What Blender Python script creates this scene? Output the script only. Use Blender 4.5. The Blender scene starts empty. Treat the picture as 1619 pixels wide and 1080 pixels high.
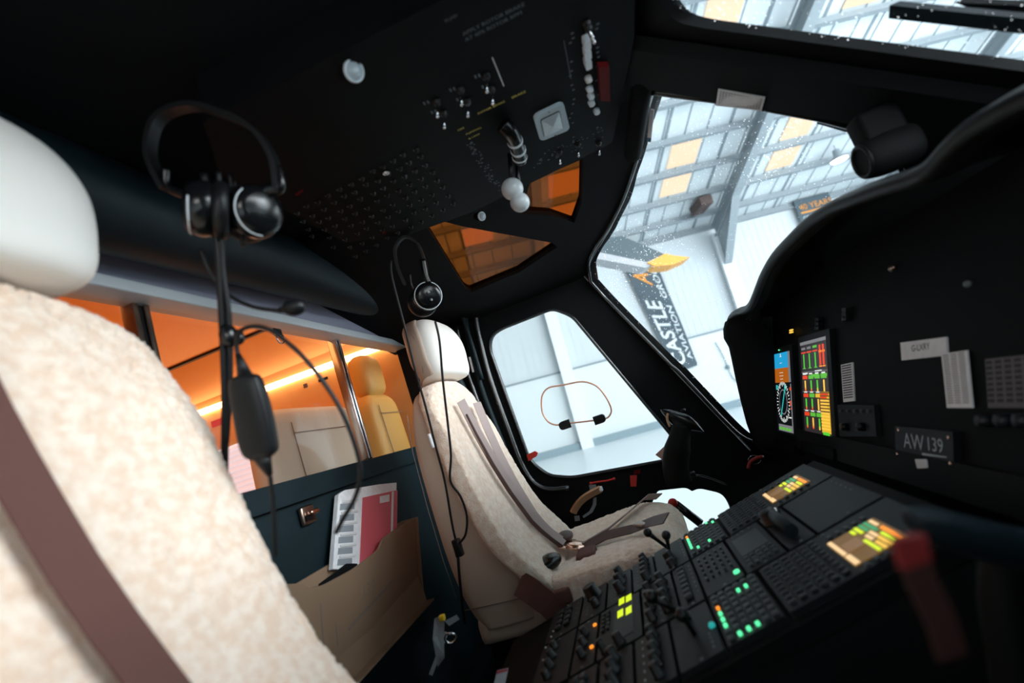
import bpy, bmesh, math, random
from mathutils import Vector, Matrix, noise
random.seed(7)
C = bpy.context.scene.collection
SC = bpy.context.scene
V = Vector
PI = math.pi
# ------------------------------------------------------------------ camera
FPX = 800.0
ROLL = math.radians(19.0)
PITCH = math.atan(131 / 800)
YAW = math.atan(140 / math.hypot(800, 131))
CAM = V((1.04, 0.55, 0.97))
_Fh = V((-math.cos(YAW), -math.sin(YAW), 0)); _R = V((-math.sin(YAW), math.cos(YAW), 0)); _U = V((0, 0, 1))
CF = _Fh * math.cos(PITCH) + _U * math.sin(PITCH)
_Up = _U * math.cos(PITCH) - _Fh * math.sin(PITCH)
CX = _R * math.cos(ROLL) - _Up * math.sin(ROLL)
CY = _R * math.sin(ROLL) + _Up * math.cos(ROLL)
cd = bpy.data.cameras.new('camera'); cam = bpy.data.objects.new('camera', cd); C.objects.link(cam)
cam.matrix_world = Matrix(((CX.x, CY.x, -CF.x, CAM.x), (CX.y, CY.y, -CF.y, CAM.y), (CX.z, CY.z, -CF.z, CAM.z), (0, 0, 0, 1)))
cd.sensor_width = 36; cd.lens = FPX / 1619 * 36; cd.clip_start = 0.02; cd.clip_end = 200
cd.dof.use_dof = True; cd.dof.focus_distance = 1.75; cd.dof.aperture_fstop = 2.2
SC.camera = cam
# ------------------------------------------------------------------ world, light, exposure
w = bpy.data.worlds.new('world'); SC.world = w; w.use_nodes = True
w.node_tree.nodes['Background'].inputs[0].default_value = (0.62, 0.80, 0.88, 1)
w.node_tree.nodes['Background'].inputs[1].default_value = 0.40
SC.view_settings.view_transform = 'Standard'; SC.view_settings.look = 'None'
SC.view_settings.exposure = 0.0; SC.view_settings.gamma = 1.0


def area(name, loc, target, sx, sy, power, col=(1, 1, 1)):
    l = bpy.data.lights.new(name, 'AREA'); l.shape = 'RECTANGLE'; l.size = sx; l.size_y = sy; l.energy = power; l.color = col
    o = bpy.data.objects.new(name, l); C.objects.link(o); o.location = loc
    o.rotation_euler = (V(target) - V(loc)).to_track_quat('-Z', 'Y').to_euler(); return o


# added fill for the seat fronts, ahead of and above the aircraft
area('seat_front_fill', (4.5, 15, 7.5), (0, 0, 1.0), 17, 9, 7200, (0.93, 0.97, 1.0))
area('hangar_roof_fill', (-9, 27, 3.5), (-13, 4, 8.5), 26, 8, 5300, (0.90, 0.97, 1.0))  # added fill that brightens the hangar roof and wall
area('near_seat_fill', (8.5, 4.5, 1.95), (0.7, 0.0, 1.3), 7, 1.9, 380, (1.0, 0.98, 0.95))  # added fill for the near headrest and upper sheepskin
area('panel_card_fill', (9.5, -7.5, 4.0), (0.5, 0.6, 1.0), 7, 4, 300, (0.90, 0.96, 1.0))  # added fill for the cards on the aft-facing instrument panel
# warm cove light of the passenger cabin, then an added fill for its seat backs
area('cabin_cove_light', (-0.5, -1.5, 1.0), (-0.7, -1.4, 1.9), 1.3, 1.8, 9, (1.0, 0.30, 0.035))
area('cabin_seat_fill', (-0.4, -0.75, 1.80), (-0.5, -1.0, 0), 1.6, 0.5, 5, (1.0, 0.42, 0.12))


# ------------------------------------------------------------------ pixel -> place helpers
def ray(px, py): return CF + CX * ((px - 809.5) / FPX) - CY * ((py - 540) / FPX)


def on(px, py, ax, v):
    d = ray(px, py); i = 'xyz'.index(ax); return CAM + d * ((v - CAM[i]) / d[i])


def dep(px, py, t): return CAM + ray(px, py) * t


class Frame:
    """a flat frame: origin, u, v, n"""
    def __init__(s, P, u, v):
        s.P = V(P); s.u = V(u).normalized(); v = V(v); s.v = (v - s.u * v.dot(s.u)).normalized(); s.n = s.u.cross(s.v)
        s.M = Matrix(((s.u.x, s.v.x, s.n.x, s.P.x), (s.u.y, s.v.y, s.n.y, s.P.y), (s.u.z, s.v.z, s.n.z, s.P.z), (0, 0, 0, 1)))

    def w(s, a, b, c=0): return s.P + s.u * a + s.v * b + s.n * c

    def px(s, x, y, c=0):
        d = ray(x, y); P = s.P + s.n * c; t = (P - CAM).dot(s.n) / d.dot(s.n); q = CAM + d * t - s.P
        return (q.dot(s.u), q.dot(s.v))


# ------------------------------------------------------------------ materials
def s2l(c):
    if isinstance(c, str): c = [int(c[i:i + 2], 16) / 255 for i in (0, 2, 4)]
    return tuple((x / 12.92 if x <= .04045 else ((x + .055) / 1.055) ** 2.4) for x in c)


MATS = {}


def mat(name, col, rough=.5, metal=0, spec=.5, bump=0, bscale=200, col2=None, cscale=30, emit=None, estr=1, coat=0, sheen=0, stretch=None):
    m = bpy.data.materials.new(name); m.use_nodes = True; nt = m.node_tree; b = nt.nodes['Principled BSDF']
    col = s2l(col) if isinstance(col, str) else col
    b.inputs['Base Color'].default_value = (*col, 1); b.inputs['Roughness'].default_value = rough
    b.inputs['Metallic'].default_value = metal; b.inputs['Specular IOR Level'].default_value = spec
    b.inputs['Coat Weight'].default_value = coat; b.inputs['Sheen Weight'].default_value = sheen
    tc = nt.nodes.new('ShaderNodeTexCoord'); mp = nt.nodes.new('ShaderNodeMapping'); nt.links.new(tc.outputs['Object'], mp.inputs[0])
    if stretch: mp.inputs['Scale'].default_value = stretch
    if col2 is not None:
        col2 = s2l(col2) if isinstance(col2, str) else col2
        n = nt.nodes.new('ShaderNodeTexNoise'); n.inputs['Scale'].default_value = cscale; n.inputs['Detail'].default_value = 5
        nt.links.new(mp.outputs[0], n.inputs['Vector'])
        r = nt.nodes.new('ShaderNodeValToRGB'); r.color_ramp.elements[0].position = .38; r.color_ramp.elements[1].position = .62
        r.color_ramp.elements[0].color = (*col2, 1); r.color_ramp.elements[1].color = (*col, 1)
        nt.links.new(n.outputs[0], r.inputs[0]); nt.links.new(r.outputs[0], b.inputs['Base Color'])
    if bump:
        n = nt.nodes.new('ShaderNodeTexNoise'); n.inputs['Scale'].default_value = bscale; n.inputs['Detail'].default_value = 3
        nt.links.new(mp.outputs[0], n.inputs['Vector'])
        u = nt.nodes.new('ShaderNodeBump'); u.inputs['Strength'].default_value = bump; u.inputs['Distance'].default_value = .002
        nt.links.new(n.outputs[0], u.inputs['Height']); nt.links.new(u.outputs[0], b.inputs['Normal'])
    if emit is not None:
        emit = s2l(emit) if isinstance(emit, str) else emit
        b.inputs['Emission Color'].default_value = (*emit, 1); b.inputs['Emission Strength'].default_value = estr
    MATS[name] = m; return m


def glass(name, tint=(1, 1, 1), rough=.02, refl=1.0, specks=False):
    m = bpy.data.materials.new(name); m.use_nodes = True; nt = m.node_tree; nt.nodes.clear()
    out = nt.nodes.new('ShaderNodeOutputMaterial'); mx = nt.nodes.new('ShaderNodeMixShader')
    t = nt.nodes.new('ShaderNodeBsdfTransparent'); t.inputs[0].default_value = (*tint, 1)
    g = nt.nodes.new('ShaderNodeBsdfGlossy'); g.inputs['Roughness'].default_value = rough
    fr = nt.nodes.new('ShaderNodeLayerWeight'); fr.inputs[0].default_value = .5
    pw = nt.nodes.new('ShaderNodeMath'); pw.operation = 'POWER'; pw.inputs[1].default_value = 4.5; nt.links.new(fr.outputs['Facing'], pw.inputs[0])
    mu = nt.nodes.new('ShaderNodeMath'); mu.operation = 'MULTIPLY_ADD'; mu.inputs[1].default_value = .45 * refl; mu.inputs[2].default_value = .015 * refl
    nt.links.new(pw.outputs[0], mu.inputs[0]); nt.links.new(mu.outputs[0], mx.inputs[0])
    nt.links.new(t.outputs[0], mx.inputs[1]); nt.links.new(g.outputs[0], mx.inputs[2])
    last = mx
    if specks:
        tc = nt.nodes.new('ShaderNodeTexCoord'); vo = nt.nodes.new('ShaderNodeTexVoronoi'); vo.inputs['Scale'].default_value = 150
        nt.links.new(tc.outputs['Object'], vo.inputs['Vector'])
        # only some cells carry a dust speck, and its size differs from cell to cell
        sp = nt.nodes.new('ShaderNodeSeparateColor'); nt.links.new(vo.outputs['Color'], sp.inputs[0])
        no = nt.nodes.new('ShaderNodeTexNoise'); no.inputs['Scale'].default_value = 3.5; nt.links.new(tc.outputs['Object'], no.inputs['Vector'])
        a = nt.nodes.new('ShaderNodeMath'); a.operation = 'MULTIPLY'; nt.links.new(sp.outputs[0], a.inputs[0]); nt.links.new(no.outputs[0], a.inputs[1])
        b = nt.nodes.new('ShaderNodeMath'); b.operation = 'MULTIPLY_ADD'; b.inputs[1].default_value = .55; b.inputs[2].default_value = -.115
        nt.links.new(a.outputs[0], b.inputs[0])
        lt = nt.nodes.new('ShaderNodeMath'); lt.operation = 'LESS_THAN'; nt.links.new(vo.outputs['Distance'], lt.inputs[0]); nt.links.new(b.outputs[0], lt.inputs[1])
        d = nt.nodes.new('ShaderNodeBsdfTranslucent'); d.inputs[0].default_value = (1, 1, 1, 1)
        d2 = nt.nodes.new('ShaderNodeBsdfDiffuse'); d2.inputs[0].default_value = (.95, .95, .95, 1)
        ad = nt.nodes.new('ShaderNodeAddShader'); nt.links.new(d.outputs[0], ad.inputs[0]); nt.links.new(d2.outputs[0], ad.inputs[1])
        m2 = nt.nodes.new('ShaderNodeMixShader'); nt.links.new(lt.outputs[0], m2.inputs[0]); nt.links.new(mx.outputs[0], m2.inputs[1]); nt.links.new(ad.outputs[0], m2.inputs[2])
        last = m2
    nt.links.new(last.outputs[0], out.inputs[0]); MATS[name] = m; return m


mat('liner', (.0085, .0095, .0105), .8, bump=.5, bscale=600, spec=.08)
mat('black_paint', (.0068, .0078, .0085), .62, spec=.1)
mat('black_gloss', (.005, .006, .007), .22, spec=.4)
mat('black_rubber', (.006, .007, .008), .42, spec=.28)
mat('seal', (.012, .016, .018), .25, spec=.8)
mat('panel', (.006, .007, .0078), .6, bump=.2, bscale=900, spec=.07)
mat('unit_face', (.009, .012, .0145), .5, spec=.25)
mat('key', (.040, .048, .054), .45, spec=.3)
mat('key_dark', (.010, .014, .017), .45, spec=.4)
mat('knob', (.004, .005, .006), .35, spec=.35)
mat('legend', (.42, .48, .50), .6)
mat('legend_dim', (.13, .16, .17), .6)
mat('legend_yellow', (.92, .76, .12), .6)
mat('white_paint', (.75, .76, .76), .5)
mat('paper', (.93, .94, .96), .7, col2=(.86, .87, .89), cscale=60)
mat('paper_dim', (.13, .12, .13), .7)
mat('ink', (.03, .03, .035), .7)
mat('chrome', (.75, .76, .78), .18, metal=1)
mat('bronze', (.35, .27, .22), .3, metal=1)
mat('rose_metal', (.85, .55, .42), .22, metal=1)
mat('alu', (.80, .88, .93), .35, metal=0, spec=.6)
mat('beam_grey', (.42, .43, .55), .55, spec=.4)
mat('teal_leather', (.006, .018, .023), .55, bump=.3, bscale=350, spec=.25)
mat('roll_leather', (.004, .015, .021), .55, spec=.45)
mat('belt', (.135, .062, .052), .7, spec=.2, bump=.6, bscale=900, stretch=(1, 1, .15))
mat('belt_grey', (.40, .31, .29), .6, bump=.4, bscale=900)
mat('belt_pad', (.085, .045, .042), .5)
mat('leather', (.50, .38, .30), .5, bump=.15, bscale=250, spec=.35)
mat('leather_white', (.90, .87, .82), .5, bump=.15, bscale=250, spec=.35)
mat('fleece', (.90, .76, .64), .95, bump=1.0, bscale=260, col2=(.81, .61, .47), cscale=70, spec=.05, sheen=.4)
mat('seam', (.22, .17, .14), .7)
mat('cabin_leather', (.60, .50, .38), .55, bump=.1, bscale=200)
mat('amberlit_leather', (.62, .34, .08), .55, bump=.1, bscale=200)  # cabin leather with the amber cabin light put into its colour
mat('blind', (.7, .72, .76), .7, emit=(.62, .74, .90), estr=.55, stretch=(1, 1, 1))  # glow stands in for daylight shining through the pleats
mat('cabin_trim', (.66, .35, .13), .5)
mat('led', (1, 1, 1), .5, emit=(1.0, .72, .40), estr=7)
mat('tan_box', (.30, .195, .125), .6, bump=.15, bscale=400, spec=.3)
mat('pink_card', (.72, .13, .16), .5)
mat('copper', (.80, .42, .28), .35, metal=.3)
mat('clear_blue', (.55, .66, .72), .2, spec=.7)
mat('red', (.62, .03, .02), .45)
mat('red_dark', (.12, .005, .006), .6, spec=.1)
mat('red_tape', (.30, .02, .02), .7)
mat('ribbon', (.20, .008, .008), .7)
mat('ribbon_dark', (.035, .007, .004), .7)
mat('grip_blue', (.005, .013, .019), .5, spec=.3)
mat('tan_handle', (.52, .30, .17), .4)
mat('pink_tab', (.62, .38, .32), .5)
mat('grey_plate', (.30, .34, .37), .45)
mat('lens', (.50, .58, .62), .25, spec=.8, bump=.6, bscale=60)
mat('hangar_wall', (.64, .68, .70), .85)
mat('hangar_brick', (.72, .76, .77), .8, bump=.3, bscale=8)
mat('hangar_sheet', (.72, .77, .79), .75)
mat('hangar_line', (.26, .31, .34), .8)
mat('hangar_steel', (.31, .35, .375), .7)
mat('hangar_floor', (.74, .80, .83), .35, spec=.4)
mat('kerb', (.26, .34, .38), .8)
mat('column_white', (.80, .84, .86), .7)
mat('skylight', (.12, .08, .05), .6, emit=(1.0, .75, .52), estr=1.1)
mat('banner', (.075, .105, .125), .6, spec=.3)
mat('banner_white', (.72, .78, .80), .6)
mat('banner_orange', (.80, .30, .04), .6)
mat('blade_top', (.06, .09, .105), .5)
mat('blade_under', (.42, .42, .44), .5)
mat('blade_orange', (.85, .36, .04), .5)
mat('lamp_glow', (1, 1, 1), .5, emit=(.95, 1.0, 1.0), estr=14)
mat('rust', (.09, .06, .055), .8)
mat('blue_tag', (.02, .12, .25), .5)
mat('yellow', (.75, .52, .02), .5)
mat('crumple', (.42, .45, .47), .35, spec=.6)
mat('teal_light', (.0, .1, .1), .5, emit=(.02, .38, .36), estr=.8)
for nm, c, e in (('e_green', (.12, 1.0, .42), 1.35), ('e_green_dim', (.05, .45, .18), .8), ('e_orange', (1.0, .28, .02), 1.3), ('e_amber', (1.0, .60, .08), 1.0),
                 ('e_white', (.9, .95, .9), .9), ('e_grey', (.32, .32, .34), .6), ('e_red', (1.0, .07, .02), .8), ('e_lime', (.75, .95, .02), 1.0),
                 ('e_sky', (.02, .38, .72), .9), ('e_ground', (.48, .12, .01), .9), ('e_cyan', (.05, .75, .7), .6), ('e_screen', (.035, .028, .03), .8),
                 ('e_dgreen', (.12, .55, .05), .9), ('e_brown', (.17, .085, .018), .9), ('e_brownlit', (.24, .13, .055), .9), ('e_cream', (1.0, .68, .34), 1.0),
                 ('e_black', (.004, .006, .008), .8), ('e_reddim', (.35, .03, .01), .8), ('e_yellow', (.85, .50, .03), .95), ('e_gauge', (.10, .68, .05), .9)):
    mat(nm, tuple(x * .04 for x in c), .3, spec=.2, emit=c, estr=e)
glass('windshield_glass', (.97, .99, 1.0), specks=True, refl=.6)
glass('door_glass', (.98, 1, 1), refl=.5)
glass('roof_glass', (.53, .27, .11), refl=.5)
glass('partition_glass', (.97, .97, .97), refl=1.2)
mat('clear_knob', (.62, .68, .71), .25, spec=.6)


# ------------------------------------------------------------------ mesh builder
class MB:
    def __init__(s): s.bm = bmesh.new(); s.mats = []; s.cur = 0

    def use(s, m):
        if m not in s.mats: s.mats.append(m)
        s.cur = s.mats.index(m); return s

    def _tag(s, faces, smooth):
        for f in faces: f.material_index = s.cur; f.smooth = smooth

    def face(s, pts, smooth=False):
        f = s.bm.faces.new([s.bm.verts.new(p) for p in pts]); s._tag([f], smooth); return f

    def box(s, c, d, M=None, bev=0):
        t = bmesh.new(); bmesh.ops.create_cube(t, size=1)
        for v in t.verts: v.co = V((v.co.x * d[0] + c[0], v.co.y * d[1] + c[1], v.co.z * d[2] + c[2]))
        if bev: bmesh.ops.bevel(t, geom=t.edges[:], offset=bev, segments=2, affect='EDGES', profile=.6)
        return s.merge(t, M, bool(bev))

    def merge(s, t, M=None, smooth=False):
        mp = {}
        for v in t.verts: mp[v] = s.bm.verts.new(M @ v.co if M else v.co)
        for f in t.faces:
            try: g = s.bm.faces.new([mp[v] for v in f.verts])
            except ValueError: continue
            g.material_index = s.cur; g.smooth = smooth
        t.free(); return s

    def loft(s, rings, closed=True, caps=True, smooth=True, M=None):
        vs = [[s.bm.verts.new(M @ V(p) if M else V(p)) for p in r] for r in rings]; n = len(rings[0])
        for a, b in zip(vs[:-1], vs[1:]):
            for i in range(n if closed else n - 1):
                j = (i + 1) % n
                try: f = s.bm.faces.new((a[i], a[j], b[j], b[i])); f.material_index = s.cur; f.smooth = smooth
                except ValueError: pass
        if caps:
            for r in (vs[0][::-1], vs[-1]):
                try: f = s.bm.faces.new(r); f.material_index = s.cur; f.smooth = False
                except ValueError: pass
        return s

    def lathe(s, prof, M=None, n=20, caps=True, smooth=True):
        return s.loft([[(r * math.cos(2 * PI * i / n), r * math.sin(2 * PI * i / n), z) for i in range(n)] for r, z in prof], M=M, caps=caps, smooth=smooth)

    def cyl(s, a, b, r, r2=None, n=14, caps=True):
        a = V(a); b = V(b); d = (b - a); q = d.to_track_quat('Z', 'Y').to_matrix().to_4x4(); M = Matrix.Translation(a) @ q
        return s.lathe([(r, 0), (r if r2 is None else r2, d.length)], M, n, caps)

    def ball(s, c, r, sc=(1, 1, 1), n=16, M=None):
        t = bmesh.new(); bmesh.ops.create_uvsphere(t, u_segments=n, v_segments=max(6, n // 2), radius=r)
        for v in t.verts: v.co = V((v.co.x * sc[0] + c[0], v.co.y * sc[1] + c[1], v.co.z * sc[2] + c[2]))
        return s.merge(t, M, True)

    def tube(s, pts, r, n=10, closed=False, M=None):
        pts = [V(p) for p in pts]; N = len(pts); rings = []
        rr = r if isinstance(r, (list, tuple)) else [r] * N
        up = None
        for i, p in enumerate(pts):
            a = pts[(i - 1) % N] if closed or i else p; b = pts[(i + 1) % N] if closed or i < N - 1 else p
            t = (b - a).normalized()
            if up is None: up = t.orthogonal().normalized()
            up = (up - t * up.dot(t)).normalized(); q = t.cross(up)
            rings.append([p + (up * math.cos(2 * PI * k / n) + q * math.sin(2 * PI * k / n)) * rr[i] for k in range(n)])
        if closed: rings.append(rings[0])
        return s.loft(rings, M=M, caps=not closed)

    def ribbon(s, pts, wid, side, th=.0015, M=None):
        """a strap: centre points, width, side vector(s), thickness"""
        pts = [V(p) for p in pts]; rings = []
        for i, p in enumerate(pts):
            sd = V(side[i] if isinstance(side, list) else side).normalized()
            t = (pts[min(i + 1, len(pts) - 1)] - pts[max(i - 1, 0)]).normalized(); nn = t.cross(sd).normalized(); sd = nn.cross(t)
            wd = (wid[i] if isinstance(wid, list) else wid) / 2
            rings.append([p - sd * wd - nn * th, p + sd * wd - nn * th, p + sd * wd + nn * th, p - sd * wd + nn * th])
        return s.loft(rings, M=M, smooth=False)

    def prism(s, poly, c0, c1, fr, bev=0, holes=()):
        """polygon (with holes) in a frame, from height c0 to c1"""
        t = bmesh.new(); es = []
        for lp in [poly] + list(holes):
            vs = [t.verts.new((a, b, c0)) for a, b in lp]
            es += [t.edges.new((vs[i], vs[(i + 1) % len(vs)])) for i in range(len(vs))]
        bmesh.ops.triangle_fill(t, use_beauty=True, use_dissolve=False, edges=es)
        fs = t.faces[:]
        if c1 != c0:
            r = bmesh.ops.extrude_face_region(t, geom=fs)
            for e in r['geom']:
                if isinstance(e, bmesh.types.BMVert): e.co.z = c1
        bmesh.ops.recalc_face_normals(t, faces=t.faces[:])
        if bev and not holes:
            bmesh.ops.dissolve_limit(t, angle_limit=.01, verts=t.verts[:], edges=t.edges[:])
            bmesh.ops.bevel(t, geom=[e for e in t.edges if e.calc_face_angle(0) > .4], offset=bev, segments=2, affect='EDGES')
        return s.merge(t, fr.M if fr else None, False)

    def text(s, body, fr, a, b, size, ang=0, al='LEFT', lift=.0004, th=0, mapf=None, sx=1, bold=0):
        cu = bpy.data.curves.new('t', 'FONT'); cu.body = body; cu.size = size; cu.align_x = al; cu.resolution_u = 3; cu.offset = bold
        o = bpy.data.objects.new('t', cu); me = o.to_mesh(); t = bmesh.new(); t.from_mesh(me); o.to_mesh_clear()
        bpy.data.objects.remove(o); bpy.data.curves.remove(cu)
        c, q = math.cos(ang), math.sin(ang)
        for v in t.verts:
            x, y = v.co.x * sx, v.co.y
            if mapf: v.co = mapf(x, y)
            else: v.co = V((a + x * c - y * q, b + x * q + y * c, lift))
        return s.merge(t, None if mapf else fr.M)


LAST = {}


def wm(o):
    m = o.matrix_basis
    if o.parent: m = wm(o.parent) @ o.matrix_parent_inverse @ m
    return m


def setp(o, p):
    o.parent = p; o.matrix_parent_inverse = wm(p).inverted()


def obj(name, mb, m, parent=None, label=None, cat=None, group=None, kind=None):
    me = bpy.data.meshes.new(name); bm = mb.bm
    if bm.verts:
        lo = V([min(v.co[i] for v in bm.verts) for i in range(3)]); hi = V([max(v.co[i] for v in bm.verts) for i in range(3)])
        c = (lo + hi) / 2
        if not parent: c.z = lo.z
    else: c = V()
    for v in bm.verts: v.co -= c
    bmesh.ops.recalc_face_normals(bm, faces=bm.faces[:])
    bm.to_mesh(me); bm.free()
    for k in (mb.mats or [m]): me.materials.append(MATS[k])
    o = bpy.data.objects.new(name, me); C.objects.link(o); o.location = c
    if parent: setp(o, parent)
    tag(o, label, cat, group, kind); return o


def tag(o, label=None, cat=None, group=None, kind=None):
    for k, v in (('label', label), ('category', cat), ('group', group), ('kind', kind)):
        if v: o[k] = v
    return o


def thing(name, label, cat, loc=(0, 0, 0), group=None):
    o = bpy.data.objects.new(name, None); C.objects.link(o); o.location = loc; o.empty_display_size = .02
    return tag(o, label, cat, group)


def copy_tree(o, M=None, label=None, parent=None):
    """copy a thing and each of its parts; M moves the copy in world space"""
    c = o.copy(); C.objects.link(c)
    if parent is None:
        if M is not None: c.matrix_basis = M @ o.matrix_basis
        if label: c['label'] = label
    else: c.parent = parent
    for ch in [x for x in list(C.objects) if x.parent == o]: copy_tree(ch, parent=c)
    return c


def part(name, m, parent, fn, label=None, kind=None):
    b = MB(); b.use(m); fn(b); return obj(name, b, m, parent, label, kind=kind)


def single(name, m, fn, label, cat, group=None, kind=None):
    b = MB(); b.use(m); fn(b); return obj(name, b, m, None, label, cat, group, kind)


def structure(name, m, fn): return single(name, m, fn, None, None, None, 'structure')


def rnd(pts, rad, n=6):
    """round the corners of a polygon"""
    out = []; N = len(pts)
    for i, p in enumerate(pts):
        p = V(p); a = V(pts[i - 1]); b = V(pts[(i + 1) % N]); r = rad[i] if isinstance(rad, (list, tuple)) else rad
        if r <= 0: out.append(tuple(p)); continue
        ra = min(r, (a - p).length * .48); rb = min(r, (b - p).length * .48)
        A = p + (a - p).normalized() * ra; B = p + (b - p).normalized() * rb
        for k in range(n + 1):
            t = k / n; out.append(tuple(A * (1 - t) ** 2 + p * 2 * t * (1 - t) + B * t * t))
    return out


def smooth_path(pts, n=6):
    pts = [V(p) for p in pts]; out = []
    for i in range(len(pts) - 1):
        p0 = pts[max(i - 1, 0)]; p1 = pts[i]; p2 = pts[i + 1]; p3 = pts[min(i + 2, len(pts) - 1)]
        for k in range(n):
            t = k / n
            out.append(.5 * ((2 * p1) + (p2 - p0) * t + (2 * p0 - 5 * p1 + 4 * p2 - p3) * t * t + (3 * p1 - p0 - 3 * p2 + p3) * t ** 3))
    out.append(pts[-1]); return out


def interp(tab, x):
    if x <= tab[0][0]: return tab[0][1:]
    for a, b in zip(tab[:-1], tab[1:]):
        if x <= b[0]:
            t = (x - a[0]) / (b[0] - a[0]); t = t * t * (3 - 2 * t) if False else t
            return tuple(p + (q - p) * t for p, q in zip(a[1:], b[1:]))
    return tab[-1][1:]


# ------------------------------------------------------------------ frames of the place
XC = .05                                      # the aircraft's centre line
XW = -1.05                                    # port side wall
PY = -.30                                     # cabin partition
F_side = Frame((XW, 0, 0), (0, 1, 0), (0, 0, 1))            # n = +x
F_part = Frame((0, PY, 0), (-1, 0, 0), (0, 0, 1))           # n = +y
F_over = Frame((0, 0, 1.56), (0, 1, 0), (1, 0, 0))          # n = -z
F_pan = Frame((0, 1.05, .8), (1, 0, 0), (0, .35, 1))        # n = -y, leaning forward
F_con = Frame((0, .5, .6), (1, 0, 0), (0, 1, .25))          # n = up
class Surf:
    """the curved windshield: y as a function of x and z, raked at the centre post and upright at the door pillar"""
    def __init__(s, mirror=False): s.m = mirror

    def y(s, x, z):
        if s.m: x = 2 * XC - x
        k = min(1.0, max(0, (-.03 - x) / .99)) ** 4
        a = .842 + (1.559 - z) * 1.336 if z < 1.559 else .842 + (1.559 - z) * .9
        b = .575 + (1.457 - z) * .406
        return a * (1 - k) + b * k

    def w(s, x, z, c=0): return V((x, s.y(x, z) - c, z))          # c: offset into the cockpit

    def px(s, px, py, c=0):
        d = ray(px, py); lo, hi = .05, 6.0; n = 200; pt = lo
        g = lambda t: (CAM + d * t).y + c - s.y((CAM + d * t).x, (CAM + d * t).z)
        for i in range(1, n + 1):
            t = lo + (hi - lo) * i / n
            if g(t) > 0:
                a, b = pt, t
                for _ in range(30):
                    m = (a + b) / 2
                    if g(m) > 0: b = m
                    else: a = m
                p = CAM + d * a; return (p.x, p.z)
            pt = t
        p = CAM + d * hi; return (p.x, p.z)

    def slab(s, mb, poly, c0, c1, holes=(), seg=.05):
        t = bmesh.new(); es = []
        for lp in [poly] + list(holes):
            vs = [t.verts.new((a, b, 0)) for a, b in lp]
            es += [t.edges.new((vs[i], vs[(i + 1) % len(vs)])) for i in range(len(vs))]
        bmesh.ops.triangle_fill(t, use_beauty=True, use_dissolve=False, edges=es)
        for ax, lo, hi in ((0, -1.3, 1.4), (1, .2, 1.8)):
            n = int((hi - lo) / seg)
            for k in range(n + 1):
                c = V((0, 0, 0)); c[ax] = lo + seg * k; nn = V((0, 0, 0)); nn[ax] = 1
                bmesh.ops.bisect_plane(t, geom=t.verts[:] + t.edges[:] + t.faces[:], dist=1e-6, plane_co=c, plane_no=nn)
        top = [s.w(v.co.x, v.co.y, c0) for v in t.verts]; bot = [s.w(v.co.x, v.co.y, c1) for v in t.verts]
        t.verts.index_update()
        for P in (top, bot):
            nv = [mb.bm.verts.new(p) for p in P]
            for f in t.faces:
                g = mb.bm.faces.new([nv[v.index] for v in f.verts]); g.material_index = mb.cur; g.smooth = False
        A = [mb.bm.verts[0]] if 0 else None
        for e in t.edges:
            if len(e.link_faces) == 1:
                i, j = e.verts[0].index, e.verts[1].index
                g = mb.bm.faces.new([mb.bm.verts.new(p) for p in (top[i], top[j], bot[j], bot[i])]); g.material_index = mb.cur; g.smooth = False
        t.free()


F_ws = Surf(); F_wr = Surf(True)
SGN = 1


# ================================================================== THE HANGAR (helicopter stands nose up a little, so the hangar leans in its frame)
hw_ = V((-.23, 1, -.07)).normalized(); hu_ = V((0, .07, 1)); hu_ = (hu_ - hw_ * hu_.dot(hw_)).normalized(); hn_ = hw_.cross(hu_)
HO = V((1.04 - 21.2, 0, -.8))
HM = Matrix(((hn_.x, hw_.x, hu_.x, HO.x), (hn_.y, hw_.y, hu_.y, HO.y), (hn_.z, hw_.z, hu_.z, HO.z), (0, 0, 0, 1)))
HI = HM.inverted()


def onH(px, py, i, v):
    c = HI @ CAM; d = HI.to_3x3() @ ray(px, py); return c + d * ((v - c[i]) / d[i])


structure('floor_hangar', 'hangar_floor', lambda b: b.box((22, 2, -.05), (50, 70, .1), HM))


def f(b):
    b.use('hangar_brick'); b.box((-.1, 2, 1.6), (.2, 60, 3.2), HM)
    b.use('hangar_wall'); b.box((-.16, 2, 5.4), (.2, 60, 4.4), HM)
    y = -27.9
    while y < 31:
        b.box((-.058, y, 5.4), (.012, .10, 4.4), HM); y += .3
    b.use('hangar_line'); b.box((0, 2, 3.2), (.08, 60, .07), HM)


structure('wall_hangar_port', 'hangar_wall', f)
structure('baseboard_hangar', 'kerb', lambda b: b.box((.1, 2, .14), (.22, 60, .28), HM))
RS = .35; RZ = 7.75


def f(b):
    # sloped sheet roof, rising from the wall to the ridge and down beyond it
    def rz(X): return RZ + RS * X if X < 16 else RZ + RS * 16 - RS * (X - 16)
    for X0, X1 in ((-.4, 16), (16, 34)):
        b.use('hangar_sheet')
        P = [HM @ V((X0, -28, rz(X0))), HM @ V((X1, -28, rz(X1))), HM @ V((X1, 32, rz(X1))), HM @ V((X0, 32, rz(X0)))]
        Q = [p + hu_ * .08 for p in P]; b.loft([P, Q], smooth=False)
    b.use('hangar_line'); y = -16.0
    sl = math.hypot(1, RS)
    while y < 24:
        b.face([HM @ V((X, Y, rz(X) - .012)) for X, Y in ((-.3, y), (15.9, y), (15.9, y + .045), (-.3, y + .045))]); y += .79
    for y in (-12.2, -4.4, 3.05, 5.35, 7.2, 9.0, 14.9):
        b.face([HM @ V((X, Y, rz(X) - .016)) for X, Y in ((-.3, y), (15.9, y), (15.9, y + .1), (-.3, y + .1))])


structure('ceiling_hangar', 'hangar_sheet', f)


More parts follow.
